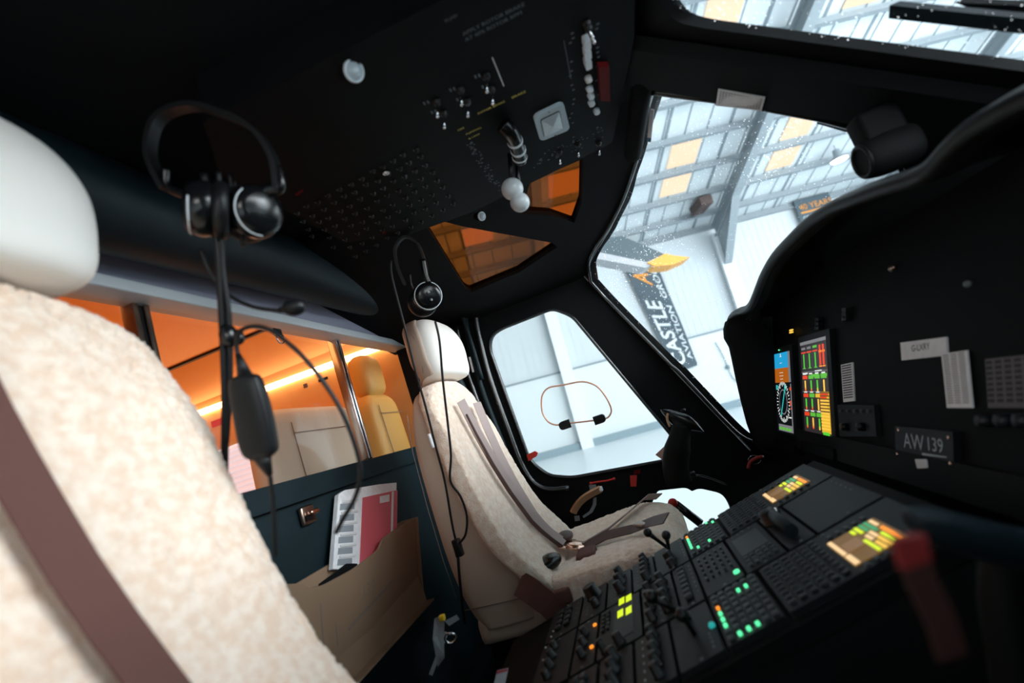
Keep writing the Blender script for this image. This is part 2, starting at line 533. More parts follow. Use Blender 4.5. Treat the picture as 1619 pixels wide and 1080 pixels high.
def skl(X0, X1, Y0, Y1):
    def f(b):
        r = []
        for dz in (-.03, -.05):
            r.append([HM @ V((X, Y, RZ + RS * X + dz)) for X, Y in ((X0, Y0), (X1, Y0), (X1, Y1), (X0, Y1))])
        b.loft(r, smooth=False)
    return f


k = 1
for Y0, Y1 in ((-12.2, -11.1), (-4.3, -3.2), (-1.0, .1), (3.4, 4.46), (7.7, 8.78), (15.2, 16.3)):
    for X0, X1 in ((2.4, 3.42), (3.76, 4.92), (8.1, 9.3), (9.6, 10.8)):
        if Y0 == 15.2 and X0 < 4 or (Y0 == -1.0 and X0 > 6): continue
        structure('window_%d' % k, 'skylight', skl(X0, X1, Y0, Y1)); k += 1
for i, X in enumerate((.0, .95, 2.2, 3.6, 5.05, 6.5, 7.95, 9.4, 10.85, 12.3, 13.75, 15.2)):
    def f(b):
        Z = RZ + RS * X - .14
        b.box((X, 2, Z), (.08, 58, .24), HM); b.box((X + .07, 2, Z - .11), (.2, 58, .03), HM)
    single('roof_purlin', 'hangar_steel', f, ('lowest grey steel purlin along the top of the hangar side wall' if i == 0 else
           'highest grey steel purlin just under the hangar ridge' if i == 11 else 'grey steel purlin crossing the hangar roof %s' %
           {1: 'next above the wall-top purlin', 2: 'below the lower pair of warm rooflights', 3: 'between the two stacked warm rooflights', 4: 'right above the stacked warm rooflights',
            5: 'at the top left corner of the port windshield', 6: 'low in the starboard windshield view', 7: 'amid the higher warm rooflights', 8: 'above the higher warm rooflights',
            9: 'two above the higher rooflights', 10: 'next below the topmost purlin'}[i]), 'roof beam', 'steel purlins of the hangar roof')


def rafter(Y, lab, ref=None):
    t = thing('portal_frame', lab, 'steel frame', HM @ V((.2, Y, 0)), 'steel portal frames of the hangar')

    def fr(b):
        for X0, X1, s0, s1 in ((.2, 16, 0, 1),):
            for (dy, w_, z0, z1) in ((0, .05, -.78, -.28), (0, .34, -.82, -.76), (0, .34, -.30, -.26)):
                r = []
                for X in (X0, X1):
                    Z = RZ + RS * X
                    r.append([HM @ V((X, Y + sy * w_ / 2, Z + z)) for sy, z in ((-1, z0), (1, z0), (1, z1), (-1, z1))])
                b.loft(r, smooth=False)
        # haunch at the knee
        r = []
        for sy in (-1, 1):
            r.append([HM @ V((X, Y + sy * .05, Z)) for X, Z in ((.25, RZ - .75), (2.6, RZ + RS * 2.6 - .8), (.25, RZ - 2.0))])
        b.loft(r, smooth=False)
        r = []
        for X, Z in ((.3, RZ - 2.0), (2.6, RZ + RS * 2.6 - .8)):
            r.append([HM @ V((X, Y + sy * .17, Z + z)) for sy, z in ((-1, 0), (1, 0), (1, .04), (-1, .04))])
        b.loft(r, smooth=False)
    part('rafter', 'hangar_steel', t, fr)
    part('column', 'column_white', t, lambda b: (b.box((.14, Y, 3.6), (.3, .36, 7.2), HM), b.box((.30, Y, 3.6), (.04, .5, 7.2), HM)))
    return t


for Y, lab in ((-9.4, 'steel portal frame of the hangar furthest aft'), (-1.6, 'portal frame whose white column shows through the port door window'),
               (6.2, 'big grey portal rafter crossing the port windshield view down to a white column'), (14.0, 'portal frame beyond the big rafter, seen high through the starboard windshield')):
    rafter(Y, lab)


def hlamp(X, Y, Z, lab):
    t = thing('high_bay_lamp', lab, 'lamp', HM @ V((X, Y, Z)), 'high-bay lamps under the hangar roof')
    part('lamp_housing', 'hangar_steel', t, lambda b: (b.lathe([(.05, .45), (.12, .42), (.14, .2), (.34, .0), (.33, -.01), (.12, .17), (.1, .17)], HM @ Matrix.Translation((X, Y, Z))),
                                                 b.cyl(HM @ V((X, Y, Z + .4)), HM @ V((X, Y, Z + .62)), .015)))
    part('lamp_lens', 'lamp_glow', t, lambda b: b.lathe([(.30, .02), (.28, -.02), (.01, -.04)], HM @ Matrix.Translation((X, Y, Z))))
    return t


_p = onH(1322, 240, 1, 10.3)
hlamp(_p.x, 10.3, _p.z - .35, 'bright high-bay lamp glaring through the port windshield')
# banner hung on the wall beside the column
BQ = [onH(x, y, 0, .14) for x, y in ((1068, 590), (1104, 577), (1041, 424), (980, 408))]      # bottom-left, bottom-right, top-right, top-left


def bmap(u, v, lift=.01):
    """u along the height from the bottom, v across from left edge (0..1)"""
    p = BQ[0] * (1 - u) * (1 - v) + BQ[1] * (1 - u) * v + BQ[3] * u * (1 - v) + BQ[2] * u * v
    return HM @ (p + V((lift + .03 * math.sin(u * 9 + v * 4), 0, 0)))


def f(b):
    n = 14
    for i in range(n):
        for j in range(4):
            b.face([bmap((i + a) / n * 1.18, (j + c) / 4, 0) for a, c in ((0, 0), (0, 1), (1, 1), (1, 0))])
t = thing('wall_banner', 'tall dark banner lettered CASTLE AVIATION GROUP hung on the hangar wall', 'banner', HM @ BQ[0])
part('cloth', 'banner', t, f)
LN = 5.0


def btxt(b, body, u0, v0, size, k, ky=1.0, bold=.0):        # text runs up the banner, letter tops to the left
    b.text(body, None, 0, 0, size, mapf=lambda x, y: bmap(u0 + x * k, v0 - y * ky, .03), bold=bold)
part('large_lettering', 'banner_white', t, lambda b: btxt(b, 'CASTLE', .045, .60, .58, .295, 1.15, .012), 'large white letters')
part('orange_lettering', 'banner_orange', t, lambda b: btxt(b, 'AVIATION', .79, .60, .58, .30, 1.15, .012), 'large orange letters')
part('small_lettering', 'banner_white', t, lambda b: btxt(b, 'AVIATION  GROUP', .07, .90, .25, .46, 1.0, .003), 'small white letters')
# forty-years sign
q0 = onH(1254, 318, 0, .2); q1 = onH(1308, 300, 0, .2); q2 = onH(1268, 345, 0, .2)
ux = HM.to_3x3() @ V((0, 1, 0)); vy = HM.to_3x3() @ V((0, 0, 1))
F40 = Frame(HM @ V((.2, q0.y, q0.z - 1.15)), ux, vy)
t = thing('wall_sign', 'dark sign reading 40 YEARS with orange lettering high on the hangar wall', 'sign', HM @ V((.2, q0.y, q0.z - 1.1)))
part('board', 'banner', t, lambda b: b.prism([(0, 0), (1.62, 0), (1.62, 1.15), (0, 1.15)], -.05, 0, F40))
part('orange_lettering', 'banner_orange', t, lambda b: (b.text('40 YEARS', F40, .14, .66, .36, lift=.02), b.prism([(.14, .5), (1.45, .5), (1.45, .57), (.14, .57)], 0, .02, F40)))
part('white_lettering', 'banner_white', t, lambda b: b.text('OF EXCELLENCE', F40, .14, .22, .22, lift=.02))
# rusty heater box on the rafter knee
single('roof_heater', 'rust', lambda b: b.box((1.9, 5.1, 8.0), (1.1, .5, .35), HM, .04), 'small rusty brown unit hung beside the big grey rafter', 'heater')
# rotor blade of the aircraft parked next door


def blade():
    X = 13.5
    def pl(q): p = onH(q[0], q[1], 0, X); return p
    top = [(900, 345), (958, 376), (984, 373), (1051, 402), (1022, 415), (940, 398), (890, 385)]
    und = [(890, 385), (940, 398), (1022, 415), (1051, 402), (1058, 407), (1020, 424), (950, 411), (886, 402)]
    tip = [(1051, 402), (1062, 405), (1089, 408), (1062, 420), (1035, 422), (1022, 417)]
    t = thing('parked_rotor', 'grey rotor blade with an orange tip of a neighbouring helicopter', 'rotor blade', HM @ pl(top[3]))
    for nm, m, ps, dx in (('upper_skin', 'blade_top', top, 0), ('under_skin', 'blade_under', und, .02), ('tip_cap', 'blade_orange', tip, .04)):
        def f(b):
            P = [pl(q) for q in ps]
            b.loft([[HM @ (p + V((dx, 0, 0))) for p in P], [HM @ (p + V((dx - .45, .05, .02))) for p in P]], smooth=False)
        part(nm, m, t, f)


blade()
# cable loop on the wall far right
single('wall_cable', 'kerb', lambda b: b.tube(smooth_path([HM @ onH(x, y, 0, .06) for x, y in ((1131, 541), (1142, 560), (1151, 580), (1158, 596), (1170, 606), (1182, 608))]), .02, 6) and b.ball(HM @ onH(1151, 580, 0, .08), .09),
       'thin cable with a socket drooping on the white hangar wall', 'cable')

# ================================================================== COCKPIT SHELL
structure('floor', 'liner', lambda b: b.box((0, .2, .09), (2.3, 2.9, .06)))
# rear partition: lower wall, header beam
SILL = 1.03; HEAD = 1.47
structure('wall_rear', 'teal_leather', lambda b: (b.box((0, PY - .02, (SILL + .12) / 2), (2.9, .04, SILL - .12), None, .004), b.box((0, PY + .004, SILL - .055), (2.9, .03, .006))))
structure('trim_1', 'beam_grey', lambda b: b.box((0, PY - .015, HEAD + .095), (2.9, .05, .15)))
structure('trim_2', 'alu', lambda b: b.box((0, PY - .005, HEAD + .004), (2.9, .07, .026), None, .004))
_ra = on(150, 322, 'y', PY + .10); _rb = on(625, 478, 'y', PY + .10)
structure('trim_3', 'roll_leather', lambda b: b.tube([_ra + (_ra - _rb) * .5, _ra, _ra.lerp(_rb, .5), _rb, _rb + (_rb - _ra) * .03], .085, 32))
structure('window_31', 'partition_glass', lambda b: b.box((0, PY - .018, (SILL + HEAD) / 2), (2.7, .004, HEAD - SILL)))
# roof: flat centre, sloping port side with two tinted panes
structure('ceiling', 'liner', lambda b: (b.box((.47, .20, 1.66), (1.5, 1.2, .04)), b.box((.42, .83, 1.625), (1.1, .10, .03)), b.box((.45, .52, 1.645), (.006, .9, .006))))
r0 = V((-.27, 0, 1.60)); r1 = V((-1.07, 0, 1.46))
F_roof = Frame(r0, (0, 1, 0), -(r1 - r0))           # v points inboard/up; n = down
RW1 = [(672, 355), (700, 350), (731, 358), (873, 384), (881, 391), (821, 431), (745, 462), (736, 457)]
RW2 = [(838, 288), (922, 251), (920, 320), (908, 353), (873, 341), (824, 338)]
h1 = rnd([F_roof.px(*q) for q in RW1], .006, 3); h2 = rnd([F_roof.px(*q) for q in RW2], .006, 3)
structure('ceiling_port', 'liner', lambda b: b.prism([(-.35, .08)] + [F_roof.px(*q) for q in ((1022, 120), (1018, 200), (1004, 262), (985, 315), (962, 360), (944, 386), (932, 412), (931, 432))] + [(.45, -.84), (-.35, -.84)], -.03, 0, F_roof, holes=[h1, h2]))
structure('window_32', 'roof_glass', lambda b: b.prism(h1, -.020, -.016, F_roof))
structure('window_33', 'roof_glass', lambda b: b.prism(h2, -.020, -.016, F_roof))
# port wall with door window and lower window
DW = [(874, 488), (905, 500), (1063, 690), (1061, 712), (1052, 728), (905, 755), (868, 752), (838, 730), (774, 552), (776, 532), (790, 521)]
LW = [(1040, 776), (1085, 771), (1094, 777), (1105, 772), (1140, 780), (1152, 794), (1165, 830), (1120, 880), (1010, 850), (1008, 820), (1026, 806)]
dw = rnd([F_side.px(*q) for q in DW], [.03, .03, .015, .01, .01, .03, .03, .04, .03, .03, .03], 5)
lw = rnd([F_side.px(*q) for q in LW], [.01, .02, .006, .02, .02, .02, .01, .01, .01, .01, .01], 4)


def yW(z):   # where the windshield plane meets the port wall
    return F_ws.y(XW, z)


structure('wall_port', 'liner', lambda b: b.prism([(PY - .02, .1), (1.6, .1), (1.6, .60), (yW(.60) - .006, .60), (yW(1.0) - .006, 1.0), (yW(1.56) - .006, 1.56), (PY - .02, 1.52)], -.035, 0, F_side, holes=[dw, lw]))
structure('window_34', 'door_glass', lambda b: b.prism(dw, -.022, -.018, F_side))
structure('window_35', 'door_glass', lambda b: b.prism(lw, -.022, -.018, F_side))
# rubber seal round the door window and the door's rear edge ribs
structure('trim_4', 'seal', lambda b: b.tube([F_side.w(a, c, .004) for a, c in dw], .007, 8, closed=True))


def rib(pxs, c, r, nm, m='seal'):
    structure(nm, m, lambda b: b.tube(smooth_path([F_side.w(*F_side.px(x, y, c), c) for x, y in pxs], 5), r, 10))


rib([(752, 500), (757, 530), (772, 590), (800, 670), (828, 742), (858, 772), (900, 772)], .025, .012, 'trim_5')
rib([(735, 500), (742, 540), (760, 610), (790, 690), (815, 750)], .04, .012, 'trim_6', 'teal_leather')
rib([(722, 515), (735, 575), (757, 640), (785, 720)], .05, .010, 'trim_7')
rib([(700, 430), (718, 470), (738, 520), (762, 600)], .06, .009, 'trim_8', 'teal_leather')
rib([(705, 440), (690, 480), (700, 540), (740, 640)], .07, .022, 'trim_13', 'teal_leather')
# windshield: port pane frame, centre post, starboard pane frame
WS = [(1032, 143), (1135, 157), (1215, 170), (1300, 186), (1400, 212), (1440, 290), (1340, 420), (1260, 560), (1228, 690), (1200, 702), (1172, 690), (1142, 660), (1070, 583), (955, 468), (934, 441), (930, 418), (940, 396), (970, 345), (992, 282), (1012, 210)]
ws = rnd([F_ws.px(*q) for q in WS], [.01, .0, 0, 0, .03, .03, .03, .03, .03, .03, .04, .03, .02, .03, .02, .02, .03, .05, .05, .05], 5)
outer = [(XC, 1.60), (XC, .40), (XW - .14, .40), (XW - .14, 1.60)]
structure('wall_front_port', 'black_paint', lambda b: F_ws.slab(b, outer, 0, -.03, [ws]))
structure('window_36', 'windshield_glass', lambda b: F_ws.slab(b, ws, -.018, -.022))
structure('trim_9', 'seal', lambda b: b.tube([F_ws.w(a, c, .003 * SGN) for a, c in ws], .008, 8, closed=True))
# starboard half mirrored across the centre line
WR = [(1040, -10), (1048, 14), (1066, 33), (1095, 42), (1330, 74), (1619, 113), (1700, 124)]
wr = rnd([F_wr.px(*q) for q in WR] + [(.27, .98), (.45, .84), (.90, .80), (1.02, 1.0), (.97, 1.40), (.85, 1.52)], [0, .02, .02, .02, 0, 0, 0, .05, .05, .05, .1, .08, .05], 4)
outr = [(2 * XC - x, z) for x, z in outer]
structure('wall_front_starboard', 'black_paint', lambda b: F_wr.slab(b, outr, 0, -.03, [wr]))
structure('window_37', 'windshield_glass', lambda b: F_wr.slab(b, wr, -.018, -.022))
# centre post between the panes: a deep padded beam
pa = on(1035, 148, 'x', -.03); pb = on(1370, 205, 'x', -.03); dpo = (pb - pa).normalized()


def f(b):
    nn = dpo.cross(V((1, 0, 0))).normalized()
    if nn.z > 0: nn = -nn
    r = []
    for s_ in (-.12, 0, .75):
        p = pa + dpo * s_; c = V((XC, p.y, p.z)) - nn * .012; r.append([c + V((x, 0, 0)) + nn * z for x, z in ((-.078, 0), (.078, 0), (.06, .018), (-.06, .018))])
    b.loft(r, smooth=False)
structure('trim_10', 'black_paint', f)
# rounded lining at the head of the windshield and the pillar trim running down to the door
structure('trim_11', 'liner', lambda b: b.tube(smooth_path([on(x, y, 'x', xx) for x, y, xx in ((1012, 60, .05), (1016, 120, .0), (1006, 200, -.12), (1000, 245, -.22))], 5), .022, 12))
structure('trim_12', 'seal', lambda b: b.tube(smooth_path([F_roof.w(*F_roof.px(x, y), .004) for x, y in ((1030, 150), (1018, 205), (1001, 265), (982, 318), (959, 362), (941, 388), (930, 412), (929, 434))], 5), .007, 10))
structure('wall_nose', 'black_paint', lambda b: (b.box((.05, 1.6, .35), (2.2, .04, .52)), b.box((1.16, 1.2, .35), (.04, .84, .52))))
# starboard roof rail and rear upright of the open door, closing the shell; unseen lower door panel added to shade the near seat low down
structure('wall_starboard', 'liner', lambda b: (b.box((1.20, .2, 1.62), (.08, 1.3, .10), None, .02), b.box((1.20, -.27, .85), (.10, .08, 1.5), None, .02), b.box((1.20, .45, .53), (.06, 1.5, .84), None, .02)))
#@@PART2

# ================================================================== PILOT SEATS
FRONT = [(.50, .24), (.58, .215), (.65, .165), (.70, .14), (.8, .11), (.9, .088), (1.0, .072), (1.1, .060), (1.17, .045)]      # z -> y of the fleece front


def sup(cx, cy, hx, hy, n=40, e=3.2, z=0):
    r = []
    for i in range(n):
        a = 2 * PI * i / n; c, s = math.cos(a), math.sin(a)
        r.append(V((cx + hx * math.copysign(abs(c) ** (2 / e), c), cy + hy * math.copysign(abs(s) ** (2 / e), s), z)))
    return r


def fluffy(rings, amp, scale, seed):
    """push a lofted surface out and in like curly sheepskin"""
    out = []
    N = len(rings); n = len(rings[0])
    for i, r in enumerate(rings):
        o = []
        for k, p in enumerate(r):
            a = rings[max(i - 1, 0)][k]; b = rings[min(i + 1, N - 1)][k]; c = r[k - 1]; d = r[(k + 1) % n]
            nn = (d - c).cross(b - a)
            nn = nn.normalized() if nn.length > 1e-9 else V((0, 0, 0))
            q = p * scale + V((seed, 0, 0))
            h = 1 - 2 * abs(noise.noise(q)) + .5 * (1 - 2 * abs(noise.noise(q * 2.3))) + .6 * noise.noise(q * 4.5) + .8 * noise.noise(p * scale * .22)
            o.append(p + nn * amp * h)
        out.append(o)
    return out


def resample(keys, m):
    """keys: list of rings -> smooth loft of m rings"""
    n = len(keys[0]); out = []; K = len(keys) - 1
    for s in range(m + 1):
        t = s / m * K; i = min(int(t), K - 1); t -= i
        p0, p1, p2, p3 = keys[max(i - 1, 0)], keys[i], keys[i + 1], keys[min(i + 2, K)]
        out.append([.5 * (2 * b + (c - a) * t + (2 * a - 5 * b + 4 * c - d) * t * t + (3 * b - a - 3 * c + d) * t ** 3) for a, b, c, d in zip(p0, p1, p2, p3)])
    return out


def seat(label, X, dy, dz, near):
    """built around x=0; the far one matches its silhouette, the near one is slid back and raised"""
    t = thing('pilot_seat', label, 'seat', (X, dy, .12))
    T = Matrix.Translation((X, dy, dz))
    mm = 240 if near else 150; nn = 220 if near else 130

    def shell(b):
        ks = []
        for z, y0, y1, hw in ((.50, -.02, .17, .235), (.54, -.04, .175, .235), (.60, -.055, .16, .235), (.7, -.064, .11, .232), (.85, -.064, .075, .230), (1.0, -.058, .05, .226), (1.10, -.04, .04, .210), (1.15, -.03, .03, .165), (1.165, -.01, .01, .10)):
            ks.append([p + V((0, 0, z)) for p in sup(0, (y0 + y1) / 2, hw, (y1 - y0) / 2, 40, 5)])
        b.loft(resample(ks, 40), M=T)
    part('backrest_shell', 'leather', t, shell)
    part('shell_seam', 'seam', t, lambda b: b.tube([T @ V((.2375, y, z)) for y, z in ((-.045, .60), (-.05, .7), (-.05, .85), (-.045, 1.0), (-.03, 1.1))], .0012, 5) and
         b.tube([T @ V((.2365, y, z)) for y, z in ((-.04, .565), (.05, .56), (.15, .555))], .0012, 5))
    part('seat_pan', 'leather', t, lambda b: b.box((0, .08, .495), (.455, .20, .07), T, .02) and b.box((0, .33, .44 - (.17 if near else 0)), (.46, .34, .08), T, .02))
    part('pedestal', 'black_paint', t, lambda b: b.box((0, .20, (.13 - dz + .395) / 2), (.30, .36, .395 - .13 + dz), T, .01))

    def fl(b):          # sheepskin over the backrest front, wrapped round the edges
        ks = []
        for z, hw in ((.53, .20), (.56, .245), (.62, .262), (.7, .262), (.8, .258), (.9, .252), (1.0, .245), (1.08, .232), (1.13, .205), (1.165, .15), (1.178, .08)):
            yf = interp(FRONT, z)[0]; dpt = .034
            ring = []
            for p in sup(0, 0, 1, 1, nn, 3.0):
                u, v = p.x, p.y
                bol = .022 * max(0, abs(u) - .55) / .45 if z < 1.05 else .010 * max(0, abs(u) - .55)
                y = (yf - dpt) + v * dpt + bol * (1 if v > 0 else 0)
                ring.append(V((u * hw, y, z)))
            ks.append(ring)
        b.loft(fluffy(resample(ks, mm), .0030 if near else .0021, 95, 3 + X), M=T)
    fz = part('sheepskin_back', 'fleece', t, fl)

    def hr(b):
        ks = []
        tab = ((1.185, .02, .085, .04), (1.195, .055, .135, .055), (1.25, .055, .152, .066), (1.31, .055, .15, .066), (1.36, .045, .13, .058), (1.385, .035, .09, .04), (1.392, .03, .05, .02))
        for z, yc, hw, hd in tab:
            ks.append([p + V((0, 0, z)) for p in sup(0, yc - .02, hw, hd, 48, 3.0)])
        b.loft(resample(ks, 36), M=T)
    hd_ = part('headrest', 'leather_white', t, hr)
    def hc(b):
        ks = []
        for z, yc, hw, hd in ((1.19, .0, .100, .045), (1.20, .035, .140, .058), (1.25, .035, .1555, .0695), (1.31, .035, .1535, .0695), (1.36, .025, .134, .062), (1.388, .015, .095, .044)):
            ks.append([V((p.x, min(p.y, .010) if p.y > 0 else p.y, 0)) + V((0, yc, z)) for p in sup(0, 0, hw, hd, 48, 3.0)])
        b.loft(resample(ks, 30), M=T)
    part('headrest_cover', 'leather', hd_, hc, 'beige slip cover over the rear half')
    part('headrest_seam', 'seam', hd_, lambda b: b.tube([T @ V((.1515, y, z)) for y, z in ((.02, 1.21), (.028, 1.25), (.028, 1.31), (.02, 1.355))], .001, 5))
    part('headrest_post', 'leather', hd_, lambda b: (b.box((.06, .0, 1.18), (.05, .05, .06), T, .008), b.box((-.06, .0, 1.18), (.05, .05, .06), T, .008)))

    def cu(b):
        ks = []
        for y, zt, hw, hh in ((.16, .56, .20, .03), (.20, .575, .245, .045), (.3, .585, .262, .055), (.42, .592, .27, .058), (.50, .59, .265, .058), (.555, .57, .25, .05), (.58, .545, .22, .03), (.588, .53, .16, .012)):
            ring = []
            for p in sup(0, 0, 1, 1, nn, 3.0):
                u, v = p.x, p.y
                bol = .030 * max(0, abs(u) - .5) / .5 * (1 if v > 0 else 0) - (.018 * math.exp(-(u / .35) ** 2) if v > 0 else 0)
                ring.append(V((u * hw, y, zt - hh + v * hh + bol)))
            ks.append(ring)
        b.loft(fluffy(resample(ks, int(mm * .8)), .0030, 95, 9 + X), M=T @ Matrix.Translation((0, 0, -.17 if near else 0)))
    part('sheepskin_cushion', 'fleece', t, cu)
    return t, T


far_seat, TF = seat('cream pilot seat with white sheepskin across the cockpit beside the port door', -.53, 0, 0, False)
near_seat, TN = seat('large blurred pilot seat with sheepskin and broad brown belt, nearest the viewer at the left', .70, -.05, .10, True)


# belts of the far seat (they can be unbuckled and lifted off the lap)
def fy(z, dy=0): return interp(FRONT, z)[0] + dy


def strap_path(x0, x1, z0, z1, T, lift, n=14):
    return [T @ V((x0 + (x1 - x0) * i / n, fy(z0 + (z1 - z0) * i / n) + lift, z0 + (z1 - z0) * i / n)) for i in range(n + 1)]


h = thing('seat_belt', 'grey four-point harness with round bronze buckle lying on the far seat', 'seat belt', TF @ V((0, .25, .6)))
bp = TF @ V((.0, .262, .578))
for (x0, x1, z0, z1) in ((.098, -.005, 1.10, .60), (-.06, .010, 1.09, .60)):
    pts = strap_path(x0, x1, z0, z1, TF, .028)
    part('shoulder_strap', 'belt_grey', h, lambda b: b.ribbon(pts, .031, (1, -.75, 0), .0012))
part('strap_edge', 'belt_pad', h, lambda b: b.ribbon([p + V((.021, .004, -.004)) for p in strap_path(.075, .0, 1.06, .6, TF, .019)], .014, (.3, 1, 0), .0012))
part('lap_strap', 'belt_grey', h, lambda b: b.ribbon([TF @ V(p) for p in ((.0, .28, .582), (-.05, .36, .59), (-.12, .42, .6), (-.2, .5, .618), (-.24, .54, .60))], .036, (.5, .6, .4)))
part('lap_strap', 'belt_pad', h, lambda b: b.ribbon([TF @ V(p) for p in ((.02, .28, .578), (.02, .36, .592), (.06, .44, .598), (.13, .50, .62), (.2, .54, .635))], .034, (-.6, .5, .4)))
part('strap_adjuster', 'bronze', h, lambda b: b.box((0, 0, 0), (.045, .03, .008), Matrix.Translation(TF @ V((.09, .47, .612))) @ Matrix.Rotation(.6, 4, 'Z'), .003))
part('belt_pad', 'black_gloss', h, lambda b: b.ball(TF @ V((.15, .205, .60)), .046, (1.0, .75, .42)))
part('belt_pad', 'belt_pad', h, lambda b: b.ball(TF @ V((-.05, .225, .605)), .042, (1.1, .7, .4)))
part('belt_pad', 'belt', h, lambda b: b.box((.10, .30, .575), (.09, .055, .03), TF, .012))
bk = part('buckle', 'rose_metal', h, lambda b: b.lathe([(.034, 0), (.036, .006), (.030, .012), (.012, .015), (.001, .016)], Matrix.Translation(bp) @ Matrix.Rotation(-.35, 4, 'X'), 24))
for k in range(4):
    a = k * PI / 2 + .4
    part('belt_tongue', 'rose_metal', bk, lambda b: b.box((math.cos(a) * .045, math.sin(a) * .045, .004), (.035, .022, .005), Matrix.Translation(bp) @ Matrix.Rotation(-.35, 4, 'X') @ Matrix.Translation((0, 0, 0)), .002))
single('belt_stalk', 'belt', lambda b: b.ribbon([TF @ V(p) for p in ((.262, .14, .60), (.275, .17, .575), (.278, .20, .54), (.272, .22, .50))], .062, (0, 1, .5), .004) and b.box((.27, .235, .545), (.02, .05, .035), TF, .006),
       'brown belt loop with dark buckle receiver at the hip of the far seat', 'belt stalk')
# broad belt of the near seat
pn = [TN @ V((x - .045, fy(z) + .018 - max(0, z - 1.07) * .12, z)) for x, z in ((.060, 1.085), (.058, 1.065), (.052, 1.03), (.044, .99), (.034, .94), (.022, .88), (.008, .82), (-.006, .76), (-.02, .70), (-.03, .64), (-.035, .6))]
h2_ = thing('seat_belt', 'broad brown shoulder belt running down the near sheepskin', 'seat belt', pn[0])
part('shoulder_strap', 'belt', h2_, lambda b: b.ribbon(pn, .050, (1, .15, -.03), .0013))
part('belt_slot', 'belt_pad', h2_, lambda b: b.box((.015, fy(1.09) + .004, 1.092), (.058, .02, .012), TN, .003))

# ================================================================== PARTITION FITTINGS
Pc = Frame((0, PY + .012, 0), (-1, 0, 0), (0, 0, 1))


def post(x0, x1, m, label, th):
    t = thing('partition_post', label, 'post', (x0, PY, SILL))
    for dx in (-th, th):
        part('post_rail', m, t, lambda b: b.box(((x0 + dx), PY - .03, (SILL + HEAD) / 2), (th * .9, .035, HEAD - SILL - .002), None, .003))
    part('post_gasket', 'black_rubber', t, lambda b: b.box((x0, PY - .032, (SILL + HEAD) / 2), (th * 1.0, .025, HEAD - SILL - .004)))


x1 = on(236, 500, 'y', PY).x; x2 = on(566, 630, 'y', PY).x
post(x1, 0, 'bronze', 'dark bronze double post in the partition window behind the near seat', .013)
post(x2, 0, 'chrome', 'bright chrome double post in the partition window next to the far seat', .010)
p = on(440, 532, 'y', PY + .03)
t = thing('hook_ring', 'small chrome ring hanging from the window header of the partition', 'hook', p)
part('bracket', 'chrome', t, lambda b: b.box((p.x, p.y, p.z + .012), (.034, .008, .022), None, .003))
part('ring', 'chrome', t, lambda b: b.tube([(p.x + .015 * math.cos(a), p.y + .004, p.z - .006 + .016 * math.sin(a)) for a in [PI + PI * i / 12 for i in range(13)]], .0022, 8) and b.tube([(p.x - .015, p.y + .004, p.z - .006), (p.x - .015, p.y + .004, p.z + .004)], .0022, 8) and b.tube([(p.x + .015, p.y + .004, p.z - .006), (p.x + .015, p.y + .004, p.z + .004)], .0022, 8))
p = on(486, 814, 'y', PY + .01)
t = thing('door_latch', 'small bronze paddle latch on the dark partition wall', 'latch', p)
ML = Matrix.Translation(p)
part('plate', 'bronze', t, lambda b: b.box((0, .0, 0), (.052, .012, .046), ML, .005))
part('paddle', 'rose_metal', t, lambda b: b.box((-.008, .014, .002), (.034, .014, .012), ML, .004))
part('recess', 'black_gloss', t, lambda b: b.box((.006, .0075, -.008), (.030, .004, .014), ML))

# tan map pocket
A = on(440, 925, 'y', -.215); B = on(661, 817, 'x', -.60); Cc = on(661, 930, 'x', -.585); D = on(500, 1066, 'y', -.275)
F_pk = Frame(D, Cc - D, A - D)
def pk(x, y): return F_pk.px(x, y)
t = thing('map_pocket', 'tan moulded map pocket fixed to the partition between the seats', 'pocket', (A + Cc) / 2)
fp = rnd([pk(*q) for q in ((440, 925), (478, 922), (490, 930), (512, 926), (560, 900), (599, 870), (606, 852), (625, 838), (661, 817), (661, 932), (500, 1068), (440, 1110))], [.01, .03, .01, .02, .02, .02, .01, .02, .005, .01, .02, .01], 4)
part('front_panel', 'tan_box', t, lambda b: b.prism(fp, -.006, 0, F_pk))
zb = Cc.z - .05
xl = A.x + .02; xr = B.x
part('back_panel', 'tan_box', t, lambda b: b.box(((xl + xr) / 2, PY + .012, (zb + .80) / 2), (xl - xr, .008, .80 - zb)))
part('end_panel', 'tan_box', t, lambda b: b.loft([[V((xr + dx, PY + .008, zb)), V((xr + dx, PY + .008, .80)), V((xr + dx, B.y, B.z)), V((xr + dx + .0, Cc.y, zb))] for dx in (0, .006)], smooth=False))
part('bottom_panel', 'tan_box', t, lambda b: b.box(((xl + xr) / 2, PY + .02, zb), (xl - xr, .045, .006)))
g1 = pk(575, 925)
part('embossed_mark', 'seam', t, lambda b: (b.text('139', F_pk, *pk(572, 950), .05, ang=-.0, lift=.0006), b.prism([pk(550, 993), pk(620, 917), pk(622, 920), pk(552, 997)], 0, .001, F_pk)), 'faint embossed digits and line')
part('fold_line', 'seam', t, lambda b: (b.prism([pk(506, 955), pk(508, 954), pk(514, 1040), pk(512, 1041)], 0, .0006, F_pk), b.prism([pk(530, 985), pk(531.5, 984), pk(535, 1020), pk(533.5, 1021)], 0, .0006, F_pk)))
